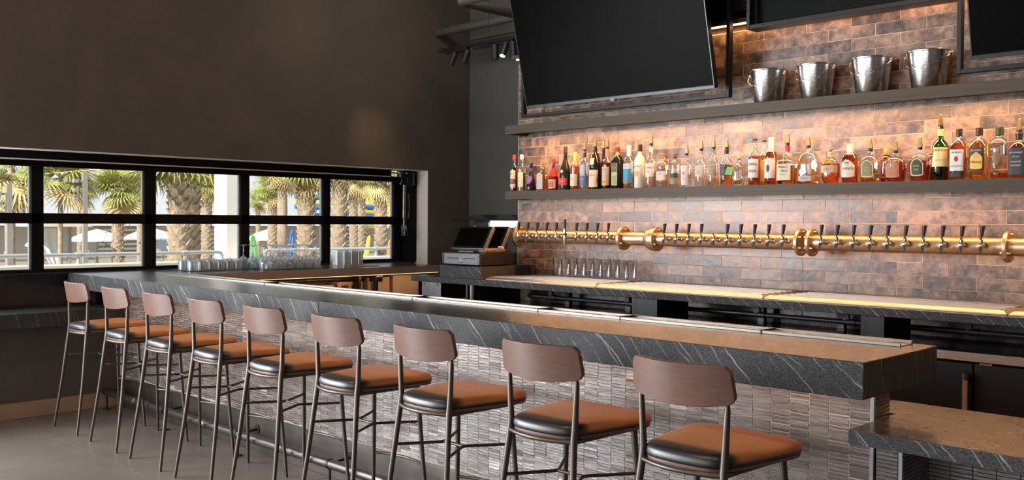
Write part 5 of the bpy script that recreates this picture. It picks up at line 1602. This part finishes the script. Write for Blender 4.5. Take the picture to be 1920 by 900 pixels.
# palms
fb = MB()
NB = 22
for k in range(NB):
    a = math.radians(-118 + 236 * k / (NB - 1))
    L = 0.62 + 0.16 * math.cos(a)
    d = Vector((math.cos(a), math.sin(a), 0))
    w = Vector((-math.sin(a), math.cos(a), 0))
    c0 = Vector((0.42, 0, 0.0))
    pts = []
    for q, (f, wd, dz) in enumerate([(0.04, 0.010, 0.0), (0.45, 0.030, 0.02), (0.75, 0.020, -0.04), (1.0, 0.002, -0.20)]):
        p = c0 + d * (L * f) + Vector((0, 0, dz * L - 0.10 * abs(math.sin(a)) * f * f))
        pts += [p - w * wd + Vector((0, 0, 0.006)), p - Vector((0, 0, 0.004)), p + w * wd + Vector((0, 0, 0.006))]
    fs = []
    for q in range(3):
        fs += [(q * 3, q * 3 + 1, q * 3 + 4, q * 3 + 3), (q * 3 + 1, q * 3 + 2, q * 3 + 5, q * 3 + 4)]
    fb.add(pts, fs)
fb.tube([(0, 0, -0.03), (0.22, 0, 0.02), (0.46, 0, 0.0)], [0.018, 0.011, 0.007], 6)
fr_g = fb.mesh('frond', M['palm_green'], False, fix=False)
fr_d = fr_g.copy()
fr_d.materials.clear()
fr_d.materials.append(M['palm_dry'])


def palm(x, y, zc, rt, rc, lab, nf=24, dry=5, boots=True, seed=0, zb=-1.6):
    """crown centre at zc, trunk radius rt, frond reach rc"""
    R_ = random.Random(seed)
    t = thing('palm_tree', lab, 'palm', (x, y, zb), 0, 'palms beyond the terrace')
    h = zc - zb - 0.12 * rc
    lean = R_.uniform(-0.04, 0.04) * h
    tk_ = MB()
    tk_.tube([(lean * (1 - f) * 0.6, 0, h * f) for f in (0, .2, .4, .6, .8, 1.0)], [rt * q for q in (1.25, 1.05, 1.0, 1.02, 1.08, 0.9)], 14)
    part('trunk', tk_, M['trunk'], t)
    if boots:
        bt = MB()
        n = 0
        zz = max(0.0, 0.0 - zb - 0.2)
        while zz < h - 0.05:
            for k in range(5):
                a = 2 * PI * (k + 0.5 * (n % 2)) / 5 + n * 0.11
                d = Vector((math.cos(a), math.sin(a), 0))
                w = Vector((-math.sin(a), math.cos(a), 0))
                f = zz / h
                c = Vector((lean * (1 - f) * 0.6, 0, zz))
                r1 = rt * 1.0
                up = Vector((0, 0, 1))
                s_ = rt * R_.uniform(0.85, 1.1)
                p = [c + d * r1 * 0.9 - w * s_ * 0.62, c + d * r1 * 1.06, c + d * r1 * 0.9 + w * s_ * 0.62,
                     c + d * (r1 * 1.40) - w * s_ * 0.30 + up * s_ * 0.95, c + d * (r1 * 1.52) + up * s_ * 1.0, c + d * (r1 * 1.40) + w * s_ * 0.30 + up * s_ * 0.95,
                     c + d * r1 * 0.8 + up * s_ * 0.95]
                bt.add(p, [(0, 1, 4, 3), (1, 2, 5, 4), (3, 4, 6), (4, 5, 6), (0, 3, 6), (2, 6, 5)])
            zz += rt * 0.72
            n += 1
        b_ = part('leaf_bases', bt, M['boot'], t, smooth=False)
        b_['kind'] = 'stuff'
    for k in range(nf):
        isd = k < dry
        el = R_.uniform(-75, -35) if isd else R_.uniform(-25, 80)
        az = 2 * PI * k * 0.381966 + R_.uniform(-0.2, 0.2)
        o = link('dry_frond' if isd else 'frond', fr_d if isd else fr_g, t, (0, 0, h + (rc * 0.05 if not isd else -0.05 * rc)))
        o.rotation_euler = (R_.uniform(-0.5, 0.5), -math.radians(el), az)
        sc = rc / 1.05 * R_.uniform(0.85, 1.1)
        o.scale = (sc, sc, sc)
    return t


palm(-16.00, 5.76, 2.22, 0.036, 0.62, 'slender dark palm at the left, its green crown in the second upper pane', 20, 2, False, 1)
palm(-20.00, 6.20, 2.10, 0.05, 0.42, 'palm cut by the left edge of the picture', 16, 4, False, 2)
palm(-14.50, 4.55, 2.28, 0.05, 0.60, 'palm with hanging straw-coloured fronds in the leftmost upper pane', 18, 11, False, 3)
palm(-18.00, 7.53, 2.09, 0.085, 0.58, 'bright green palm right of the tall light pole', 28, 2, True, 4)
palm(-24.00, 9.10, 2.13, 0.055, 0.50, 'distant olive palm between the light pole and the bright green palm', 22, 2, True, 5)
palm(-20.50, 9.06, 2.03, 0.055, 0.42, 'distant palm with drooping fan leaves right of the bright green palm', 18, 3, True, 6)
palm(-14.00, 6.80, 2.36, 0.135, 0.78, 'thickest palm trunk with big leaf bases, left of the white column', 30, 0, True, 27)
palm(-15.00, 7.52, 2.38, 0.115, 0.66, 'second thick palm close behind the thickest trunk', 26, 0, True, 28)
palm(-20.00, 10.38, 2.34, 0.092, 0.48, 'palm with a reddish trunk just left of the white column', 26, 4, True, 9)
palm(-24.00, 14.02, 2.07, 0.050, 0.38, 'small distant palm just right of the white column', 20, 4, True, 10)
palm(-20.00, 12.07, 2.30, 0.089, 0.50, 'spiky green palm in the upper pane right of the column', 26, 3, True, 11)
palm(-16.00, 9.87, 2.58, 0.092, 0.52, 'palm with a smooth tan trunk before the blue board', 22, 9, False, 12)
palm(-14.00, 9.12, 2.46, 0.122, 0.56, 'thick palm left of the last window mullion, crown of hanging straw leaves', 26, 5, True, 13)
palm(-13.00, 9.10, 2.50, 0.108, 0.50, 'thick palm at the left of the last window pane', 22, 5, True, 14)
palm(-17.00, 12.25, 2.47, 0.072, 0.48, 'thin palm beside the orange board in the last pane', 22, 6, True, 15)
palm(-18.20, 13.35, 2.50, 0.083, 0.46, 'palm behind the yellow board in the last pane', 22, 6, True, 16)
palm(-15.00, 11.48, 2.38, 0.098, 0.48, 'pineapple-barked palm at the right side of the last pane', 22, 5, True, 17)

# light poles
for (y, zt, lab) in ((4.99, 2.127, 'tall square light pole with three floodlights, in the second pane'), (4.05, 1.93, 'square light pole with three floodlights at the left edge')):
    p = thing('light_pole', lab, 'light pole', (-13.0, y, -1.6), 0, 'terrace light poles')
    H = zt + 1.6
    part('pole', MB().box(-0.03, 0.03, -0.03, 0.03, 0, H), M['pole_metal'], p)
    for k in range(3):
        part('floodlight', MB().box(-0.02, 0.02, -0.12, -0.03, H - 0.14 - 0.12 * k, H - 0.11 - 0.12 * k).box(-0.04, 0.04, -0.15, -0.09, H - 0.15 - 0.12 * k, H - 0.10 - 0.12 * k), M['pole_metal'], p)

# umbrellas and cabana
for (y, z, r, lab) in ((8.72, 1.26, 0.62, 'white market umbrella left of the bright green palm trunk'), (9.98, 1.30, 0.60, 'white market umbrella right of the bright green palm trunk'), (7.55, 1.16, 0.36, 'small white umbrella behind the tall light pole'), (13.1, 1.24, 0.55, 'white umbrella beyond the spiky green palm')):
    u = thing('market_umbrella', lab, 'umbrella', (-22.0, y, -1.6), 0, 'white pool umbrellas')
    part('canopy', MB().lathe([(r, z + 1.6 - 0.28), (r, z + 1.6 - 0.24), (r * 0.5, z + 1.6 - 0.09), (0.0, z + 1.6)], 8), M['canvas'], u, smooth=False)
    part('umbrella_pole', MB().tube([(0, 0, 0), (0, 0, z + 1.55)], 0.025, 8), M['pole_metal'], u)
cb = thing('cabana', 'cabana with a tied white curtain in the second lower pane', 'cabana', (-18.0, 6.33, -1.6))
for dy in (-0.32, 0.30):
    part('post', MB().box(-0.04, 0.04, dy - 0.03, dy + 0.03, 0, 2.95), M['pole_metal'], cb)
part('roof_beam', MB().box(-0.5, 0.3, -0.5, 0.6, 2.95, 3.02), M['roof_beige'], cb)
cv = MB()
n = 14
vs, fs = [], []
for i, (z, wd, cx) in enumerate([(2.92, 0.24, 0.0), (2.6, 0.20, 0.03), (2.3, 0.10, 0.12), (2.05, 0.07, 0.16), (1.7, 0.10, 0.17), (0.9, 0.13, 0.18)]):
    for k in range(n + 1):
        f = -1 + 2 * k / n
        vs.append((0.02 * math.sin(k * 1.3), cx - 0.08 + wd * f, z))
for i in range(5):
    fs += [(i * (n + 1) + k, i * (n + 1) + k + 1, (i + 1) * (n + 1) + k + 1, (i + 1) * (n + 1) + k) for k in range(n)]
part('curtain', cv.add(vs, fs), M['canvas'], cb)

# long low building with louvres
bd = thing('pool_building', 'long low building with a beige roof edge and grey louvres behind the palms', 'building', (-30.0, 17.0, -1.6))
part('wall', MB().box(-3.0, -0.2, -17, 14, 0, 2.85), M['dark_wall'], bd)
part('roof_edge', MB().prism([(-16, 2.86), (14, 3.02), (14, 3.18), (-16, 3.00)], -3.4, 0.4, 'x'), M['roof_beige'], bd)
for (ya, yb) in ((-1.2, 0.3), (-5.0, -3.4), (3.6, 5.4), (-14, -9)):
    for k in range(9):
        zz = 1.5 + k * 0.15
        part('louvre_slat', MB().box(-0.2, -0.1, ya, yb, zz, zz + 0.075), M['slat_grey'], bd, smooth=False)
part('window_band', MB().box(-0.2, -0.15, 7.0, 9.0, 2.0, 2.5).box(-0.2, -0.15, -3.2, -1.6, 2.0, 2.6), flat('sky_glass', (0.35, 0.48, 0.58), 0.2), bd)
# fence of dark slats in front of it
fc = thing('slat_fence', 'dark slatted fence in front of the low building', 'fence', (-26.0, 14.0, -1.6))
for k in range(6):
    part('slat', MB().box(-0.03, 0.03, -12, 14, 1.2 + k * 0.17, 1.30 + k * 0.17), flat('fence', (0.42, 0.36, 0.29), 0.8), fc, smooth=False)
for k in range(14):
    part('post', MB().box(-0.08, -0.03, -12 + 2 * k, -11.9 + 2 * k, 0, 2.25), flat('fence', (0.42, 0.36, 0.29), 0.8), fc, smooth=False)

# upright colourful paddle boards
for (x, y, z0, z1, tilt, w, c, lab) in ((-17, 9.82, 0.5, 1.22, -6, 0.085, (0.12, 0.50, 0.10), 'green upright board right of the white column'), (-17.6, 10.95, 0.5, 1.12, -5, 0.06, (0.55, 0.06, 0.06), 'red upright board left of the blue one'),
                                        (-17, 10.72, 0.5, 1.32, 7, 0.07, (0.04, 0.14, 0.50), 'blue upright board leaning right'), (-17.4, 12.55, 0.5, 1.22, -3, 0.085, (0.75, 0.18, 0.04), 'orange upright board in the last pane'),
                                        (-16.5, 12.3, 0.5, 1.24, 12, 0.06, (0.85, 0.75, 0.06), 'yellow board leaning right in the last pane'), (-16.8, 13.1, 0.5, 1.1, 8, 0.05, (0.85, 0.30, 0.06), 'narrow orange board at the right edge of the last pane'),
                                        (-17.2, 13.25, 0.5, 1.15, -3, 0.06, (0.08, 0.32, 0.10), 'dark green board beside the narrow orange one')):
    z0 = -1.6
    h = z1 - z0
    b = thing('paddle_board', lab, 'board', (x, y - math.sin(math.radians(tilt)) * h * 0.95, z0), 0, 'colourful boards standing in the sand')
    b.rotation_euler = (-math.radians(tilt), 0, 0)
    pr_ = [(-w * 0.3, 0), (-w * 0.9, h * 0.15), (-w, h * 0.5), (-w * 0.85, h * 0.88), (-w * 0.55, h * 0.98), (0, h), (w * 0.55, h * 0.98), (w * 0.85, h * 0.88), (w, h * 0.5), (w * 0.9, h * 0.15), (w * 0.3, 0)]
    part('deck', MB().prism(pr_, -0.02, 0.02, 'x'), flat('board_%s' % (c,), c, 0.4), b, bevel=0.006)
    part('stripe', MB().box(0.0201, 0.022, -0.006, 0.006, h * 0.1, h * 0.95), M['white'], b)
# water slide behind the trees
sl = thing('water_slide', 'blue and yellow water slide seen between the palms', 'slide', (-29.0, 20.0, -1.6))
for k, (c, dz) in enumerate((((0.05, 0.18, 0.52), 0.0), ((0.80, 0.60, 0.08), -0.20), ((0.05, 0.18, 0.52), -0.36))):
    part('flume', MB().tube([(0, -1.6, 3.95 + dz), (0.2, -0.8, 3.92 + dz), (0.3, 0.2, 3.80 + dz), (0.2, 1.0, 3.62 + dz), (0, 1.8, 3.6 + dz)], 0.10, 10), flat('slide_%d' % k, c, 0.35), sl)
part('tower_panel', MB().box(-0.2, 0.0, 1.6, 2.6, 2.8, 4.6), flat('slide_y', (0.85, 0.62, 0.10), 0.4), sl)
part('pool_splash', MB().box(-0.3, 0.0, -1.3, 0.6, 3.05, 3.35), flat('slide_b', (0.06, 0.24, 0.62), 0.4), sl)
for dy in (-1.2, 0.5, 2.1):
    part('leg', MB().tube([(-0.1, dy, 0), (-0.1, dy, 3.7)], 0.06, 8), M['rail_metal'], sl)

# low shrubs beyond the terrace wall
R2 = random.Random(11)
sh_lab = ['bare twiggy shrub between the umbrellas', 'twiggy shrub in the leftmost lower pane', 'brownish shrub before the fence, second pane', 'green shrub left of the thickest trunk', 'shrub behind the tall glasses', 'small shrub below the spiky palm']
for i, (x, y, z, w) in enumerate([(-16.5, 7.7, 1.0, 0.5), (-15.0, 4.9, 0.95, 0.45), (-17.0, 6.9, 1.0, 0.5), (-18, 8.9, 0.85, 0.4), (-15.2, 10.6, 0.8, 0.3), (-19, 11.6, 0.9, 0.5)]):
    s_ = thing('shrub', sh_lab[i], 'shrub', (x, y, -1.6), 0, 'shrubs beyond the terrace wall')
    tw_ = MB()
    lf = MB()
    for k in range(16):
        a, e = R2.uniform(0, 2 * PI), R2.uniform(0.1, 0.5)
        H = (z + 1.6) * R2.uniform(0.75, 1.1)
        p1 = Vector((math.cos(a) * e * w * 0.5, math.sin(a) * e * w, H * 0.6))
        p2 = Vector((math.cos(a) * e * w, math.sin(a) * e * w * 2.2, H))
        tw_.tube([(0, 0, 0), p1, p2], [0.012, 0.008, 0.003], 5)
        for q in range(14):
            c = p1.lerp(p2, R2.uniform(0.1, 1.0)) + Vector((R2.uniform(-.12, .12), R2.uniform(-.16, .16), R2.uniform(-.1, .1)))
            d1 = Vector((R2.uniform(-1, 1), R2.uniform(-1, 1), R2.uniform(-1, 1))).normalized() * 0.035
            d2 = Vector((R2.uniform(-1, 1), R2.uniform(-1, 1), R2.uniform(-1, 1))).normalized() * 0.02
            lf.add([c - d1, c + d2, c + d1, c - d2], [(0, 1, 2, 3)])
    part('stems', tw_, M['trunk'], s_)
    o = part('leaves', lf, M['shrub'], s_, smooth=False)
    o['kind'] = 'stuff'
